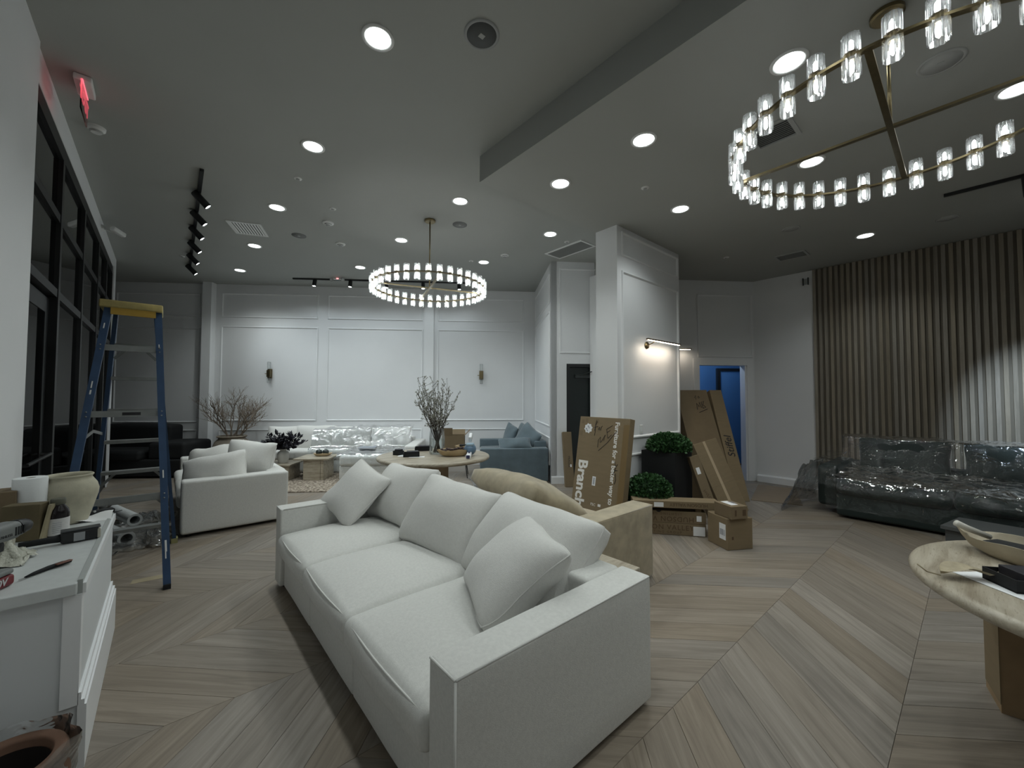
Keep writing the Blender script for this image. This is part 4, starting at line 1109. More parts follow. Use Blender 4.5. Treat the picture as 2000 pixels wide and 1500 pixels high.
# book on the chaise
t = thing('book', 'flat grey book lying on the film over the chaise', 'book', WB(-2.10, 7.88, .523), BETA + R(4))
bevel_box(-.15, .15, -.11, .11, 0, .006, .002).build('cover', P('grey_cover', (.34, .37, .42), .5), t); MB().box(-.145, .146, -.106, .106, .006, .022).build('pages', PAPER, t)
bevel_box(-.15, .15, -.11, .11, .022, .028, .002).build('cover', MATS['grey_cover'], t)

# ---- bare twig tree in a stone pot on the far left of the lounge
PX0, PY0 = -4.95, 8.55
t = thing('twig_pot', 'stone pot of bare curling twigs before the far wall', 'plant', WB(PX0, PY0), 0)
STONE = P('weathered_stone', (.26, .225, .18), .9, var=.25, vscale=7, bump=.4, bscale=25)
MB().lathe([(0, 0), (.20, 0), (.23, .03), (.31, .30), (.33, .48), (.29, .60), (.235, .655), (.225, .675), (.25, .69), (.262, .705), (.25, .72), (.20, .715), (.19, .66), (.25, .58), (0, .55)], 40).build('pot', STONE, t, True, flat_angle=60)
rs = random.Random(23); BR_ = P('pale_twig', (.24, .195, .155), .85, var=.2, vscale=10)
def twig(p, d, ln, r_, depth, mb):
    pts = [p.copy()]; n = 5 if depth > 1 else 3; q = p.copy(); dd = d.copy()
    for k in range(n):
        dd = (dd + Vector((rs.uniform(-1, 1), rs.uniform(-1, 1), rs.uniform(-.5, .8))) * .33).normalized()
        q = q + dd * ln / n; pts.append(q.copy())
    mb.tube(pts, [max(.0022, r_ * (1 - .5 * k / n)) for k in range(n + 1)], 4 if depth < 3 else 6)
    if depth == 0: return
    kids = 4
    for c in range(kids):
        k = rs.randint(max(1, n - 3), n); nd = (dd + Vector((rs.uniform(-1, 1), rs.uniform(-1, 1), rs.uniform(-.35, .9))) * .75).normalized()
        twig(pts[k], nd, ln * rs.uniform(.55, .82), r_ * .6, depth - 1, mb)
for i in range(7):
    a = R(-36) + PI * (i / 6) * .0 + rs.uniform(0, 2 * PI)
    sx = [-1.0, -.6, -.2, .1, .5, .9, 1.3][i]
    d0 = (BXV * sx * .75 + BYV * rs.uniform(-.4, .15) + Vector((0, 0, 1.0 if i < 5 else .65))).normalized()
    mb = MB(); twig(Vector((0, 0, .66)) + BXV * sx * .08, d0, .46, .017, 3, mb)
    mb.build('branch', BR_, t)
# ================================================================== CARTONS, PLANTS, PICTURE LIGHT
def carton(name, label, o, abc, w, h, th, mat=None, cat='box', group='cardboard boxes', tape=True, lowz=None):
    """carton: front face in local xz at y=0 facing -y, thickness +y"""
    t = thing(name, label, cat, o, 0, group); t.rotation_mode = 'YXZ'; t.rotation_euler = (R(abc[0]), R(abc[1]), R(abc[2]))
    body = bevel_box(0, w, 0, th, 0, h, .004).build('box_body', mat or CARD, t)
    return t
def card_sticker(t, x0, x1, z0, z1, mat=None, name='label_sticker', y=-.0008):
    return MB().box(x0, x1, y - .0004, y, z0, z1).build(name, mat or PAPER, t)
def bars(t, x0, x1, z0, z1, n=7, seed=0, y=-.0016):
    rs = random.Random(seed); m = MB(); x = x0
    for i in range(n):
        w = (x1 - x0) / n; ww = w * rs.uniform(.3, .75); m.box(x0 + i * w, x0 + i * w + ww, y - .0003, y, z0, z1)
    o = m.build('printed_lines', P('print_grey', (.20, .21, .25), .6), t); o['kind'] = 'stuff'; return o
def scribble(t, strokes, mat=INK, r=.0035, y=-.002):
    for s in strokes:
        MB().tube([(x, y, z) for x, z in s], r, 5).build('handwriting', mat, t)

# tall box with white print, leaning on the end of the centre wall
bt = carton('furniture_box', 'tall cardboard box with white Branch print leaning on the wall end', (3.887, 3.38, 0.006), (-9.6, .46, -89.1), .732, 1.272, .105)
for b_, s_, x, z in (('Branch', .185, .115, .44),): lettering(b_, bt, on_front(x, z, -90), s_ * 1.05, WINK, bold=.006, sx=1.05)
lettering('Furniture for a better way to work', bt, on_front(.565, 1.225, -90), .084, WINK, bold=.0022, sx=.98, align='LEFT')
st = MB(); n = 8; pts = []
for k in range(16):
    r_ = .066 if k % 2 == 0 else .052; a = 2 * PI * k / 16 + .2; pts.append((.145 + r_ * math.cos(a), 1.125 + r_ * math.sin(a)))
vs = [(x, -.0012, z) for x, z in pts] + [(x, -.0006, z) for x, z in pts]
st.add(vs, [tuple(range(16)), tuple(range(31, 15, -1))] + [(i, 16 + i, 16 + (i + 1) % 16, (i + 1) % 16) for i in range(16)]).build('star_sticker', PAPER, bt)
for x, z, s_ in ((.150, 1.14, 1), (.125, 1.105, 2)):
    o = bars(bt, -.024, .024, -.010, .010, 6, s_, y=0); o.location = (x, -.0018, z); o.rotation_euler = (0, R(50), 0)
card_sticker(bt, .285, .335, .435, .545); bars(bt, .300, .322, .45, .53, 3, 5)
# printed icon and small corner tape patches, tape down the right side
lettering('FSC', bt, on_front(.33, .215, 0), .045, WINK); m = card_sticker(bt, .40, .44, .205, .235, WINK, 'printed_icon')
MB().box(.655, .7325, -.0010, -.0006, .02, 1.20).build('packing_tape', TAPE, bt)
for x0, x1, z0, z1 in ((.03, .075, 1.18, 1.235), (.09, .13, 1.20, 1.25), (.25, .30, 1.20, 1.25), (.01, .06, 1.03, 1.09)):
    card_sticker(bt, x0, x1, z0, z1, CARD2, 'tape_patch')
scribble(bt, [[(.245, 1.10), (.25, 1.16), (.275, 1.215), (.262, 1.23), (.25, 1.18), (.255, 1.08), (.25, 1.04)], [(.235, 1.14), (.29, 1.155)], [(.30, 1.12), (.315, 1.15), (.325, 1.12), (.305, 1.115), (.30, 1.13)], [(.335, 1.11), (.34, 1.15), (.355, 1.165)]], r=.003)
scribble(bt, [[(.315, .90), (.315, .99), (.345, 1.03), (.345, .96), (.36, .97), (.41, 1.06), (.395, .99)], [(.45, 1.02), (.42, 1.13), (.50, 1.18)], [(.43, 1.09), (.475, 1.12)], [(.45, 1.02), (.50, 1.07)], [(.33, .86), (.45, .97), (.57, 1.12)]], r=.003)
scribble(bt, [[(.575, .76), (.60, .70), (.62, .73)], [(.57, .60), (.60, .69)], [(.585, .66), (.625, .66)], [(.60, .62), (.615, .55), (.60, .50)]], r=.0035)

# small box standing by the dark door
sb = carton('narrow_box', 'narrow cardboard box standing on end by the dark door', WB(1.46, 6.66, .003), (-13, 0, -36.08 + 2), .155, .93, .075, CARD2)
lettering('FRAGILE', sb, on_front(.085, .42, -90), .05, INK); card_sticker(sb, .10, .125, .33, .375)

# two tall boxes leaning by the blue doorway
b1 = carton('tall_box', 'tall wide cardboard box leaning beside the blue doorway', (5.865, 2.585, .004), (-25.4, -.6, -37.3), .520, 1.80, .36, CARD2)
scribble(b1, [[(.28, 1.66), (.31, 1.70), (.30, 1.63)], [(.335, 1.66), (.35, 1.69), (.365, 1.66), (.345, 1.65)], [(.28, 1.45), (.29, 1.56), (.32, 1.50), (.34, 1.58), (.355, 1.48)], [(.38, 1.47), (.37, 1.58), (.42, 1.60), (.39, 1.53), (.43, 1.49), (.38, 1.47)], [(.30, 1.40), (.45, 1.46)]], r=.0045)
b2 = carton('tall_box', 'tall narrow cardboard box lettered Stiffel in front of the blue doorway', (6.305, 2.300, .004), (-24.0, .6, -37.9), .197, 1.785, .34)
lettering('Stiffel', b2, on_front(.105, .83, 90), .155, INK, bold=.001, shear=.15)
b3 = carton('long_box', 'long cardboard box with taped edges leaning across the planter', (5.243, 2.038, .001), (-20.6, -10, -19.1), .435, .972, .16)
MB().box(.17, .215, -.0012, -.0006, .0, .972).build('packing_tape', P('clear_tape', (.47, .37, .25), .25), b3); card_sticker(b3, 0, .435, .40, .405, CARD2, 'crease')
b4 = carton('slim_box', 'slim cardboard box leaning left of the taped long box', (4.896, 2.049, .001), (-10.6, -14.5, -38.3), .12, .822, .07, CARD2)
card_sticker(b4, .03, .075, .60, .68)
lettering('HVLG', b4, on_front(.06, .35, -70), .05, BINK)

# flat boxes stacked behind the tan sofa, two cubes beside them
ex = Vector((4.445 - 4.126, 1.935 - 2.348, 0)).normalized(); ang = math.degrees(math.atan2(ex.y, ex.x))
LB = .80; o0 = Vector((4.445, 1.935, 0)) - ex * LB
f1 = carton('flat_box', 'lowest flat lighting box in the stack behind the tan sofa', o0 + Vector((0, 0, .002)), (0, 0, ang), LB, .128, .15, CARD2)
lettering('HUDSON VALLEY', f1, on_front(.35, .080, 0), .075, BINK, space=1.15); lettering('LIGHTING GROUP', f1, on_front(.35, .030, 0), .035, BINK, space=1.5)
card_sticker(f1, .67, .79, .006, .105)
f2 = carton('flat_box', 'middle flat lighting box with upside-down lettering', o0 + Vector((0, 0, .132)), (0, 0, ang), LB, .130, .15, CARD2)
lettering('HUDSON VALLEY', f2, on_front(.35, .045, 180), .075, BINK, space=1.15); lettering('LIGHTING GROUP', f2, on_front(.35, .098, 180), .035, BINK, space=1.5)
card_sticker(f2, .705, .755, .03, .09); MB().prism([(.28, .1305), (.35, .1305), (.325, .112), (.305, .112)], 0, 0.001).build('hand_slot', BLKM, f2, rot=(R(90), 0, 0), loc=(0, -.0006, 0))
f3 = carton('flat_box', 'topmost flat box in the stack with a small white label', o0 + ex * .02 + Vector((-.03, -.05, .30)), (0, 0, ang + 3), .91, .075, .20)
card_sticker(f3, .22, .32, .01, .06); lettering('HUDSON VALLEY', f3, on_front(.58, .04, 180), .05, BINK)
for q in (.1, .70): tag(bevel_box(0, .06, 0, .12, 0, .036, .002).build('spacer', CARD2, None, loc=o0 + ex * q + Vector((.01, .01, .2625)), rot=(0, 0, R(ang))), 'cardboard spacer strip under the topmost flat box, %s' % ('hidden end' if q < .5 else 'cube end'), 'spacer')
# cube box, near corner at (4.216,1.631)
e1 = Vector((.142, .249, 0)); a1 = math.degrees(math.atan2(-e1.y, -e1.x))
c1 = carton('cube_box', 'cubic cardboard box with a shipping label, beside the flat boxes', (4.358, 1.88, .002), (0, 0, a1), .287, .305, .287)
card_sticker(c1, .175, .265, .09, .245); bars(c1, .185, .255, .13, .19, 8, 3); MB().box(0, .287, .13, .16, .3055, .306).build('packing_tape', TAPE, c1)
m = MB().box(.2872, .2876, .05, .07, .10, .13).build('printed_mark', BINK, c1)
c2 = carton('small_box', 'small cardboard parcel with a white label on top of the cube box', (4.330, 1.80, .309), (0, 0, a1 + 2), .235, .125, .19, CARD2)
MB().box(.03, .18, .05, .13, .1255, .126).build('label_sticker', PAPER, c2); o = bars(c2, 0, .08, 0, .05, 6, 9, y=0); o.location = (.06, .11, .1264); o.rotation_euler = (R(-90), 0, 0)
MB().box(.2352, .2356, .04, .06, .03, .09).build('printed_mark', BINK, c2); MB().box(.2352, .2356, .13, .17, .03, .09).build('printed_mark', BINK, c2)
# flat cardboard sheet on the floor
tag(MB().prism([(6.55, 2.20), (6.78, 1.62), (7.95, 1.98), (7.80, 2.50)], 0.001, .008).build('cardboard_sheet', P('cardboard_grey', (.24, .185, .13), .85, var=.06), None), 'flat cardboard sheet lying on the floor by the blue doorway', 'cardboard')

# black planter and two topiary balls
t = thing('planter', 'tall square black planter against the centre wall', 'planter', (4.60, 2.36, 0))
m = MB().prism([(0, 0), (.44, 0), (.44, .44), (0, .44)], 0, .84); m.build('planter_body', BLKM, t)
MB().box(.02, .42, .02, .42, .84, .842).build('soil', P('soil', (.02, .016, .012), .9), t)
LEAF = P('box_leaf', (.035, .095, .030), .55, var=.4, vscale=30)
def topiary(name, label, c, r_, seed, squash=.8, n=2600, zmin=-.4):
    t = thing(name, label, 'topiary', c, 0, 'leafy topiary balls'); rs = random.Random(seed); m = MB()
    MB().sphere((0, 0, 0), r_ * .86, 18, 12, (1, 1, squash)).build('core', P('leaf_core', (.012, .035, .012), .9), t, True)
    for i in range(n):
        z = rs.uniform(zmin, 1); a = rs.uniform(0, 2 * PI); q = math.sqrt(1 - z * z)
        d = Vector((q * math.cos(a), q * math.sin(a), z)); c_ = Vector((d.x, d.y, d.z * squash)) * r_ * rs.uniform(.84, 1.03)
        o = (d + Vector((rs.uniform(-1, 1), rs.uniform(-1, 1), rs.uniform(-.6, 1))) * .8).normalized(); w = o.orthogonal().normalized(); w.rotate(Matrix.Rotation(rs.uniform(0, 6), 3, o))
        L_ = r_ * rs.uniform(.10, .17); wd = L_ * .42
        m.add([c_, c_ + o * L_ * .5 + w * wd, c_ + o * L_, c_ + o * L_ * .5 - w * wd], [(0, 1, 2, 3)])
    o = m.build('foliage', LEAF, t); o['kind'] = 'stuff'; return t
topiary('topiary_ball', 'green topiary ball on top of the black planter', (4.82, 2.55, .89), .25, 1, .62, zmin=-.3)
t = topiary('topiary_ball', 'green topiary ball low behind the stacked flat boxes', (4.335, 2.545, .395), .245, 2, .80, zmin=-.7)
MB().lathe([(0, 0), (.12, 0), (.13, .02), (.15, .24), (.14, .25), (0, .25)], 28, c=(0, 0, -.394)).build('low_pot', BLKM, t, True)

# picture light and its twin, wall plates, sconces
def picture_light(c, rz, L_, label, watts):
    t = thing('picture_light', label, 'picture light', c, rz, 'brass picture lights')
    MB().lathe([(0, .018), (.045, .016), (.05, 0)], 24).build('wall_plate', BRASS, t, True, rot=(R(90), 0, 0), loc=(-L_ * .26, 0, -.05))
    MB().tube([(-L_ * .26, -.01, -.05), (-L_ * .26, -.09, -.03), (-L_ * .26, -.13, 0)], .007, 8).build('arm', BRASS, t, True)
    MB().rbox(-L_ / 2, L_ / 2, -.155, -.115, -.006, .014, .006, 1, 2).build('lamp_bar', P('bronze', (.20, .15, .11), .35, metal=.9), t, True)
    MB().box(-L_ / 2 + .02, L_ / 2 - .02, -.148, -.122, -.009, -.006).build('led_strip', E('warm_strip', (1.0, .86, .68), 22.0), t)
    if watts:
        ld = bpy.data.lights.new('strip_lamp', 'AREA'); ld.shape = 'RECTANGLE'; ld.size = L_ * .9; ld.size_y = .03; ld.energy = watts; ld.color = (1.0, .86, .70)
        lo = bpy.data.objects.new('strip_lamp', ld); link(lo, t); lo.location = (0, -.135, -.012); lo.rotation_euler = (R(-14), 0, 0)
picture_light((5.09, 2.874, 2.255), 0, .86, 'long brass picture light glowing on the centre wall', 1.6)
picture_light(WB(3.62, YD, 2.37), BETA, .30, 'short brass picture light peeking out behind the centre wall', .2)
def plate(c, rz, label, w=.075, h=.115):
    t = thing('wall_switch', label, 'wall plate', c, rz)
    MB().rbox(-w / 2, w / 2, -.007, 0, -h / 2, h / 2, .003, 1, 1).build('cover_plate', WHITEP, t); MB().box(-w * .2, w * .2, -.010, -.007, -h * .27, h * .27).build('rocker', TRIM, t)
plate((4.717, 2.874, 1.09), 0, 'white wall plate above the chair rail on the centre wall')
t = thing('wall_bracket', 'small dark wall bracket high beside the slatted wall', 'bracket', (XS, 1.84, 3.48), 0)
for s_ in (-1, 1): MB().box(-.03, 0, s_ * .035 - .007, s_ * .035 + .007, -.06, .06).build('bracket_arm', BLK, t)
MB().box(-.006, 0, -.028, .028, -.05, .05).build('back_plate', LGREY, t)
def sconce(bx, z, label):
    t = thing('wall_sconce', label, 'sconce', WB(bx, YB, z), BETA, 'brass wall sconces')
    MB().rbox(-.045, .045, -.035, 0, -.10, .10, .004, 1, 1).build('back_plate', BRASS, t)
    MB().rbox(-.038, .038, -.085, -.035, -.075, .075, .006, 1, 2).build('socket_box', BRASS, t)
    MB().cyl((-.045, -.05, -.005), (-.085, -.05, -.005), .008, n=8).build('side_arm', BRASS, t)
    MB().lathe([(.030, .075), (.034, .14), (.038, .25), (.036, .25), (.031, .14), (.026, .076)], 20, c=(0, -.06, 0)).build('glass_shade', THIN, t, True)
    MB().lathe([(.026, -.076), (.031, -.14), (.036, -.20), (.038, -.20), (.034, -.14), (.030, -.075)], 20, c=(0, -.06, 0)).build('glass_shade', THIN, t, True)
sconce(-4.48, 2.0, 'unlit brass wall sconce above the twig pot'); sconce(.057, 2.0, 'unlit brass wall sconce above the blue sofa')
# ================================================================== LADDER, COUNTER AND THE THINGS ON IT
# ---- blue fibreglass step ladder, seen from its rear rails
BLUEF = P('blue_fibreglass', (.030, .065, .135), .45, var=.12, vscale=12); YEL = P('yellow_cap', (.42, .34, .13), .55, var=.25, vscale=9); DALU = P('dull_aluminium', (.24, .25, .245), .5, metal=.4, var=.1, vscale=12)
PSM = P('paint_splash', (.75, .76, .74), .7)
t = thing('step_ladder', 'tall blue fibreglass step ladder with a yellow top by the window wall', 'ladder', (0, 0, 0))
ZC = 2.24
nT = ((-.375, 4.70, ZC), (-.065, 4.70, ZC)); nB = ((-.585, 4.19, .03), (.045, 4.19, .03))      # rails nearer the camera
fT = ((-.345, 4.92, ZC), (-.085, 4.92, ZC)); fB = ((-.495, 5.44, .03), (.105, 5.44, .03))       # rails with the treads
def rail(a, b, name, w=.028, dpt=.075):
    a = Vector(a); b = Vector(b); d = b - a
    o = MB().obox(a - Vector((w / 2, dpt / 2, 0)), (w, 0, 0), (0, dpt, 0), d).build(name, BLUEF, t)
    return o
def on(a, b, z):
    a = Vector(a); b = Vector(b); u = (a.z - z) / (a.z - b.z); return a.lerp(b, u)
rails = []
for i in (0, 1):
    rails.append(rail(nT[i], nB[i], 'rear_rail', .048, .045)); rails.append(rail(fT[i], fB[i], 'front_rail', .030, .08))
    MB().box(nB[i][0] - .024, nB[i][0] + .024, nB[i][1] - .04, nB[i][1] + .04, 0, .035).build('foot', BLKM, t)
    MB().box(fB[i][0] - .026, fB[i][0] + .026, fB[i][1] - .05, fB[i][1] + .05, 0, .05).build('foot', P('foot_yellow', (.32, .30, .14), .6), t)
MB().rbox(-.43, -.035, 4.64, 4.99, ZC - .005, ZC + .058, .012, 1, 2).build('top_cap', YEL, t, True)
MB().box(-.36, -.08, 4.648, 4.66, ZC - .06, ZC).build('cap_skirt', P('cap_ochre', (.42, .26, .04), .5), t)
for z in (1.965, 1.675, 1.385, 1.095, .805, .515, .225):
    a = on(fT[0], fB[0], z); b = on(fT[1], fB[1], z)
    MB().box(a.x + .013, b.x - .013, a.y - .045, a.y + .045, z - .028, z + .002).build('tread', DALU, t)
    if z in (1.965, .805, .515, .225):
        for p, s in ((a, 1), (b, -1)):
            MB().bar((p.x + s * .012, p.y, z - .13), (p.x + s * .10, p.y, z - .028), .022, .004, (0, 1, 0)).build('tread_brace', DALU, t)
for z in (1.90, 1.36, .70):
    a = on(nT[0], nB[0], z); b = on(nT[1], nB[1], z)
    MB().box(a.x + .013, b.x - .013, a.y - .010, a.y + .012, z - .024, z + .024).build('rear_crossbar', DALU, t)
    if z == 1.36:
        lb = MB().box(-.26, -.15, a.y - .0112, a.y - .0105, z - .012, z + .012).build('warning_label', INK, t)
    for p, s in ((a, 1), (b, -1)):
        for dz in (-.018, .018): MB().sphere((p.x, p.y - .030, z + dz), .006, 8, 6).build('rivet', DALU, t, True)
for i in (0, 1):
    a = on(nT[i], nB[i], 1.16); b = on(fT[i], fB[i], 1.16); mid = (a + b) / 2 + Vector((0, 0, .05))
    MB().bar(a, mid, .006, .025).build('spreader', DALU, t); MB().bar(mid, b, .006, .025).build('spreader', DALU, t)
rs = random.Random(4)
for i, z in ((0, 2.1), (0, 1.62), (0, 1.55), (1, .36), (1, .30), (1, .9), (1, 1.95)):
    p = on(nT[i], nB[i], z); L_ = rs.uniform(.03, .09)
    d = on(nT[i], nB[i], z - L_) - p
    MB().obox(p + Vector((-.006, -.0285, 0)), (rs.uniform(.006, .014), 0, 0), (0, .0012, 0), d).build('paint_drip', PSM, t)

# ---- white counter against the entrance wall
t = thing('counter', 'white panelled counter at the left edge crowded with tools', 'counter', (0, 0, 0))
XF = -.238; YN, YF = 2.40, 3.68
CB = P('counter_paint', (.70, .72, .73), .5)
MB().box(-.704, XF, YN, YF, 0.002, .705).build('body', CB, t)
bevel_box(-.704, XF - .012, YN - .03, YF + .005, .705, .752, .004).build('worktop', P('quartz_top', (.62, .645, .64), .3, var=.05, vscale=20), t)
MB().obox((XF, YN - .002, .700), (.012, 0, 0), (0, YF - YN, 0), (0, 0, .040)).build('edge_bead', TRIM, t)
MB().box(XF - .0125, XF + .002, YN - .004, YF, .700, .757).build('edge_strip', P('edge_strip_grey', (.40, .42, .41), .5), t)
MB().box(XF - .050, XF + .0015, YN - .010, YN + .05, .26, .70).build('corner_post', TRIM, t)
MB().box(XF, XF + .026, YN - .01, YF + .004, .002, .255).build('base_board', TRIM, t)
MB().obox((XF, YN - .01, .255), (.020, 0, 0), (0, YF - YN + .012, 0), (0, 0, .022)).build('base_cap', TRIM, t)
MB().obox((XF, YN - .01, .277), (.010, 0, 0), (0, YF - YN + .012, 0), (0, 0, .03)).build('base_bead', TRIM, t)
ZT = .753
# cardboard box at the very edge
t = thing('carton', 'brown carton with a white sticker at the left edge of the counter', 'carton', (-.675, 3.36, ZT), R(0))
bevel_box(0, .085, 0, .16, 0, .24, .003).build('box_body', CARD2, t); MB().box(.0852, .0856, .04, .12, .14, .19).build('label_sticker', PAPER, t)
# kitchen roll, brown bag
t = thing('paper_towel_roll', 'white paper towel roll standing on the counter', 'paper towel', (-.555, 3.44, ZT))
MB().lathe([(.020, 0), (.064, 0), (.066, .004), (.066, .292), (.064, .296), (.020, .296), (.018, .29), (.018, .006)], 40).build('roll', P('tissue', (.78, .80, .80), .9, bump=.1, bscale=60), t, True, flat_angle=50)
MB().lathe([(.0175, .004), (.0175, .294), (.0160, .294), (.0160, .004)], 20).build('core', CARD2, t, True)
t = thing('kraft_bag', 'dark brown kraft paper bag folded in front of the paper roll', 'paper bag', (-.520, 3.27, ZT), R(-18))
KR = P('kraft_paper', (.12, .095, .05), .8, var=.2, vscale=8)
bevel_box(-.085, .060, -.055, .02, 0, .185, .004).build('bag_body', KR, t)
MB().obox((.060, -.055, 0), (.012, .0, 0), (.006, .07, 0), (.022, .02, .175)).build('side_flap', P('kraft_light', (.36, .31, .20), .8, var=.2, vscale=10), t)
# big cream vase
t = thing('ceramic_vase', 'wide cream ceramic vase with a broad rim on the counter', 'vase', (-.420, 3.54, ZT))
CER = P('cream_ceramic', (.50, .47, .36), .75, var=.12, vscale=16, bump=.12, bscale=50)
MB().lathe([(0, 0), (.075, 0), (.084, .008), (.104, .08), (.124, .16), (.127, .19), (.118, .225), (.102, .25), (.095, .262), (.099, .272), (.103, .278), (.099, .284), (.089, .280), (.087, .262), (.106, .225), (.114, .18), (0, .02)], 48).build('vase_body', CER, t, True, flat_angle=70)
# brown pill bottle
t = thing('pill_bottle', 'dark brown bottle with a white label and ribbed lid', 'bottle', (-.425, 3.26, ZT))
MB().lathe([(0, 0), (.043, 0), (.045, .005), (.045, .115), (.041, .137), (.026, .158), (.024, .166), (0, .166)], 32).build('bottle_body', P('amber_glass', (.010, .007, .008), .2, spec=.35), t, True, flat_angle=50)
MB().lathe([(.0456, .006), (.0458, .010), (.0458, .090), (.0456, .094)], 32).build('label', P('label_paper', (.62, .61, .60), .6, var=.06, vscale=60), t, True)
MB().lathe([(.028, .164), (.029, .166), (.029, .190), (.026, .195), (0, .195)], 36, flute=.02, nf=18).build('lid', P('olive_lid', (.10, .10, .075), .5), t, True, flat_angle=40)
m = MB()
for i in range(6): m.tube([(.0462 * math.cos(a), .0462 * math.sin(a), .022 + .010 * i) for a in [R(q) for q in range(-105, -60, 6)]], .0009, 4)
o = m.build('printed_text', MATS['print_grey'], t); o['kind'] = 'stuff'
# black lint tool with a clear roller lying across
t = thing('lint_roller', 'black handled roller tool with a clear window lying on the counter', 'roller', (-.375, 3.045, ZT), R(8))
MB().tube([(-.145, 0, .028), (-.04, 0, .028), (0, 0, .030)], [.014, .016, .022], 14).build('handle', BLKM, t, True)
MB().rbox(-.01, .125, -.028, .028, .002, .062, .012, 2, 3).build('housing', BLK, t, True)
MB().rbox(.035, .075, -.0300, -.0275, .008, .050, .001, 1, 1).build('clear_window', P('frosted_window', (.30, .31, .32), .3), t)
MB().rbox(.118, .132, -.026, .026, .006, .052, .003, 1, 1).build('roll_end', P('roll_paper', (.45, .43, .36), .7), t)
MB().rbox(-.01, .132, -.030, .030, .060, .066, .003, 1, 1).build('top_lip', P('dark_slate', (.05, .055, .06), .35), t)
# utility knife
t = thing('utility_knife', 'slim black utility knife lying on the counter', 'knife', (-.362, 2.625, ZT), R(50))
MB().tube([(-.085, 0, .006), (-.05, .002, .008), (.0, .003, .009), (.05, -.002, .009), (.078, -.012, .008)], [.004, .0075, .009, .009, .006], 10).build('handle', BLKM, t, True)
MB().rbox(.02, .075, -.016, .004, .012, .018, .003, 1, 2).build('grip_inlay', P('brick_red', (.16, .07, .05), .5), t, True, rot=(0, 0, R(-9)))
MB().box(-.105, -.08, -.003, .003, .004, .0055).build('blade', ALU, t)
# drill
t = thing('power_drill', 'cordless drill with a red battery at the edge of the counter', 'drill', (-.492, 2.49, ZT), R(62))
DGR = P('drill_grey', (.20, .21, .205), .5); REDB = P('battery_red', (.16, .012, .018), .4)
MB().rbox(-.07, .055, -.038, .038, .0, .045, .014, 2, 3).build('battery', REDB, t, True)
MB().rbox(-.07, .05, -.036, .036, .046, .066, .008, 2, 2).build('battery_mount', DGR, t, True)
MB().tube([(-.02, 0, .06), (-.015, 0, .10), (-.005, 0, .16), (.0, 0, .20)], [.030, .026, .027, .032], 16).build('grip', BLKM, t, True)
MB().rbox(-.075, .085, -.036, .036, .175, .245, .022, 3, 3).build('motor_housing', DGR, t, True)
for k in range(4):
    MB().box(.045 + .011 * k, .051 + .011 * k, -.0372, -.0355, .192, .225).build('vent_slot', BLKM, t)
MB().lathe([(.034, 0), (.034, .012), (.026, .05), (.016, .065), (0, .068)], 20).build('chuck', BLK, t, True, loc=(.083, 0, .21), rot=(0, R(90), 0))
MB().rbox(.01, .04, -.010, .010, .135, .170, .006, 1, 2).build('trigger', BLK, t, True)
lettering('20V', t, Matrix.Translation((-.012, -.0386, .024)) @ Matrix.Rotation(R(90), 4, 'X'), .036, P('silver_print', (.55, .56, .56), .4), bold=.001, shear=.2)
lettering('BRUSHLESS', t, Matrix.Translation((.0, -.0366, .20)) @ Matrix.Rotation(R(90), 4, 'X'), .014, INK)
# bubble wrap heap
def crumple(name, label, cat, c, sx, sy, sz, mat, seed, n=26, rz=0):
    vs = []; fs = []
    for i in range(n + 1):
        for j in range(n + 1):
            u, v = -1 + 2 * i / n, -1 + 2 * j / n
            e = max(0, 1 - (u * u + v * v) * .8)
            p = Vector((u * sx, v * sy, 0)); k = noise.noise_vector(Vector((u * 2.2 + seed, v * 2.2, seed))); k2 = noise.noise_vector(Vector((u * 6 + seed, v * 6, -seed)))
            p += Vector((k.x * sx * .35 + k2.x * sx * .12, k.y * sy * .35 + k2.y * sy * .12, 0)); p.z = max(.003, sz * (e * (.55 + .7 * k.z) + .22 * k2.z)); vs.append(p)
    for i in range(n):
        for j in range(n): fs.append((i * (n + 1) + j, (i + 1) * (n + 1) + j, (i + 1) * (n + 1) + j + 1, i * (n + 1) + j + 1))
    o = MB().add(vs, fs).build(name, mat, None, True); o.location = c; o.rotation_euler = (0, 0, rz)
    return tag(o, label, cat)
BUBB = P('bubble_wrap', (.52, .52, .44), .3, spec=.5, bump=.8, bscale=90)
crumple('bubble_wrap', 'crumpled bubble wrap under the power drill', 'bubble wrap', (-.53, 2.88, ZT), .085, .11, .10, BUBB, 3.3, 22)
t = thing('tape_dispenser', 'roll of clear packing tape standing behind the drill', 'tape', (-.585, 2.86, ZT + .09), 0)
MB().lathe([(.048, -.025), (.085, -.025), (.085, .025), (.048, .025), (.048, -.025)], 32).build('tape_roll', P('tape_roll', (.50, .48, .40), .25), t, True, flat_angle=40, rot=(R(90), 0, R(40)))
# remote and its wire, paper under it
t = thing('remote_control', 'black remote with a dangling wire at the far corner of the counter', 'remote', (-.305, 3.645, ZT), R(18))
MB().rbox(-.075, .075, -.026, .026, .002, .030, .010, 2, 3).build('body', BLKM, t, True); MB().sphere((-.02, -.020, .026), .008, 10, 6).build('button', GREYP, t, True)
MB().tube([(-.01, -.026, .012), (.04, -.05, .012), (.075, -.056, .010), (.10, -.05, .012)], .0028, 6).build('wire', BLKM, t, True)
vs = []; fs = []; n = 8
for i in range(n + 1):
    for j in range(n + 1):
        u, v = i / n, j / n; vs.append((-.155 * u, -.20 * v, .006 + .008 * math.sin(5 * u + 3 * v) + .012 * (1 - u) * math.sin(4 * v)))
for i in range(n):
    for j in range(n): fs.append((i * (n + 1) + j, (i + 1) * (n + 1) + j, (i + 1) * (n + 1) + j + 1, i * (n + 1) + j + 1))
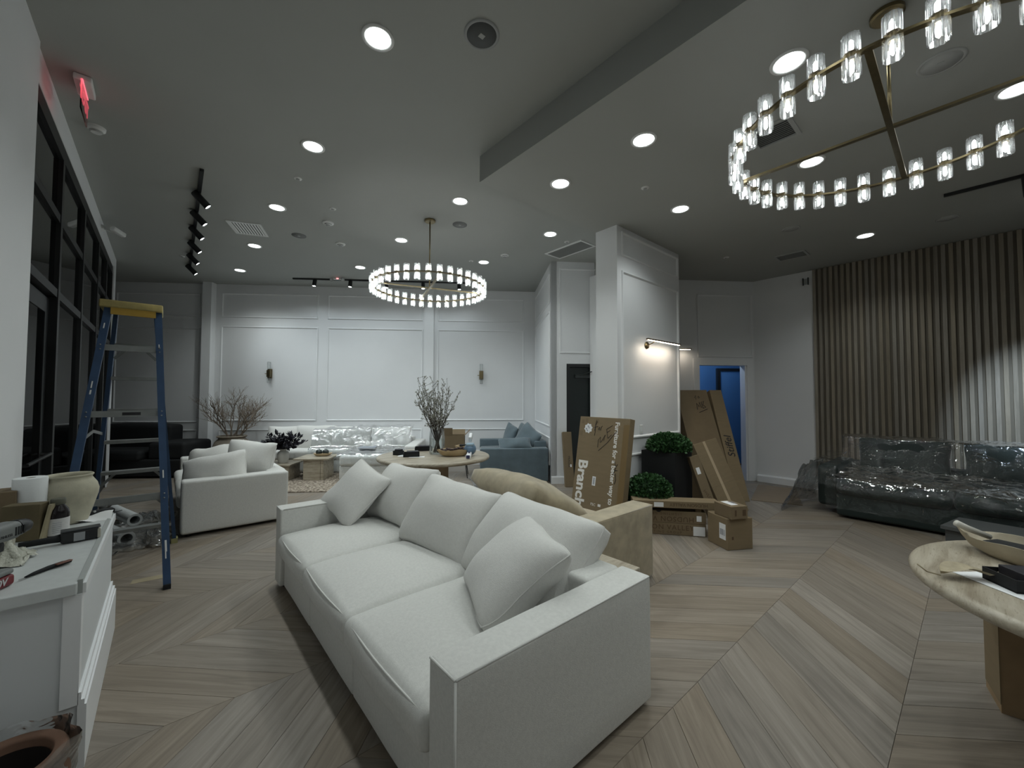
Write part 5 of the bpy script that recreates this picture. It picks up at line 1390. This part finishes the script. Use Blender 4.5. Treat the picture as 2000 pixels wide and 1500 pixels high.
o = MB().add(vs, fs).build('paper_wrap', PAPER, None, True); o.location = (-.232, 3.66, ZT + .004); tag(o, 'loose white paper on the far corner of the counter', 'paper')

# ---- earthen pot wrapped in film at the lower left corner
t = thing('earthen_pot', 'brown earthen pot at the lower left corner of the picture', 'pot', (-.375, 2.10, 0))
EARTH = P('terracotta', (.155, .085, .055), .7, var=.15, vscale=9)
MB().lathe([(0, 0), (.10, 0), (.12, .02), (.155, .15), (.158, .24), (.150, .275), (.150, .29), (.145, .300), (.118, .300), (.112, .29), (.112, .20), (0, .10)], 40).build('pot_body', EARTH, t, True, flat_angle=60)
MB().lathe([(0, .1005), (.105, .20), (.108, .27)], 30).build('pot_inside', P('pot_dark', (.012, .008, .007), .9), t, True)
vs = []; fs = []; n = 26; mm = 8
for i in range(n + 1):
    a = R(-70) + R(190) * i / n
    for j in range(mm + 1):
        z = .02 + .31 * j / mm; rr = .166 + .012 * math.sin(7 * a + 3 * z * 9) - .02 * max(0, .1 - z) * 5
        k = noise.noise_vector(Vector((a * 3, z * 12, 1.5))); vs.append((rr * math.cos(a) + k.x * .012, rr * math.sin(a) + k.y * .012, max(.004, z + k.z * .012)))
for i in range(n):
    for j in range(mm): fs.append((i * (mm + 1) + j, (i + 1) * (mm + 1) + j, (i + 1) * (mm + 1) + j + 1, i * (mm + 1) + j + 1))
MB().add(vs, fs).build('film_wrap', FILM, t, True)

# ---- rolls of film and loose film on the floor behind the ladder
def roll(p0, p1, r_, label):
    t = thing('plastic_roll', label, 'plastic roll', p0, 0, 'rolls of plastic sheet')
    d = Vector(p1) - Vector(p0); u = d.normalized(); x = u.orthogonal().normalized(); y = u.cross(x); n = 24
    vs = []; fs = []
    for k, (f, q) in enumerate(((0, r_), (1, r_), (1, r_ * .66), (0, r_ * .66))):
        for j in range(n):
            a = 2 * PI * j / n; vs.append(d * f + (x * math.cos(a) + y * math.sin(a)) * q)
    for k in range(4):
        k2 = (k + 1) % 4
        for j in range(n): fs.append((k * n + j, k * n + (j + 1) % n, k2 * n + (j + 1) % n, k2 * n + j))
    MB().add(vs, fs).build('rolled_sheet', P('milky_plastic', (.58, .60, .60), .35), t, True, flat_angle=40)
    return t
roll((-.62, 6.55, .075), (-.26, 5.60, .075), .072, 'milky plastic roll lying on the floor behind the ladder')
roll((-.50, 6.75, .20), (-.21, 5.78, .21), .062, 'second plastic roll resting on the first one behind the ladder')
crumple('loose_film', 'heap of crumpled clear film on the floor between ladder and white sofa', 'plastic film', (-.17, 6.05, 0), .30, .62, .26, FILM, 8.1, 34)
# short strip of masking tape on the floor
tag(MB().obox((-.18, 4.45, .0005), (.20, -.02, 0), (.015, .09, 0), (0, 0, .0006)).build('masking_tape', P('masking_tape', (.33, .28, .18), .7), None), 'yellowish tape strip on the floor beside the ladder foot', 'tape')

# ---- things on the right-hand round table
t = dough_bowl((3.02, -.115, .743), R(48), .46, .23, .085, 'pale wooden bowl on the right-hand round table', P('pale_wood2', (.40, .35, .26), .65, var=.1, vscale=9))
MB().rbox(-.10, .10, -.05, .05, .05, .075, .008, 1, 2).build('dark_case', BLKM, t, True, rot=(0, R(3), R(12)))
t = thing('pestle', 'pale wooden pestle resting in the bowl on the right-hand table', 'pestle', (3.06, -.01, .83), 0)
MB().tube([(-.03, .09, .045), (.0, .05, .02), (.04, -.02, -.012)], [.016, .015, .013], 12).build('handle', P('bone', (.62, .60, .54), .5), t, True)
tag(MB().prism([(2.62, .085), (2.80, -.06), (2.52, -.40), (2.34, -.24)], .7435, .7447).build('paper_sheet', PAPER), 'white paper sheet on the right-hand round table', 'paper')
black_box(2.64, -.13, .745, .22, .14, .05, R(-52), 'black box on the white paper of the right-hand table')
t = thing('dried_leaf', 'curled dry pale leaf on the right-hand round table', 'leaf', (2.575, .03, .745), R(-45))
LF = P('dry_leaf', (.42, .36, .25), .8, var=.2, vscale=20)
vs = []; fs = []; n = 14
for i in range(n + 1):
    u = i / n; w = .045 * math.sin(PI * min(1, u * 1.02)) ** .7 * (1 + .25 * math.sin(9 * u))
    for k, q in enumerate((-1, -.4, .4, 1)):
        vs.append((-.12 + .26 * u, q * w + .02 * math.sin(5 * u), .012 + .018 * abs(q) + .020 * math.sin(4 * u) ** 2))
for i in range(n):
    for k in range(3): fs.append((i * 4 + k, (i + 1) * 4 + k, (i + 1) * 4 + k + 1, i * 4 + k + 1))
MB().add(vs, fs).build('blade', LF, t, True)
MB().tube([(-.12, 0, .012), (-.16, .015, .02), (-.185, .03, .045)], .003, 6).build('stalk', LF, t, True)
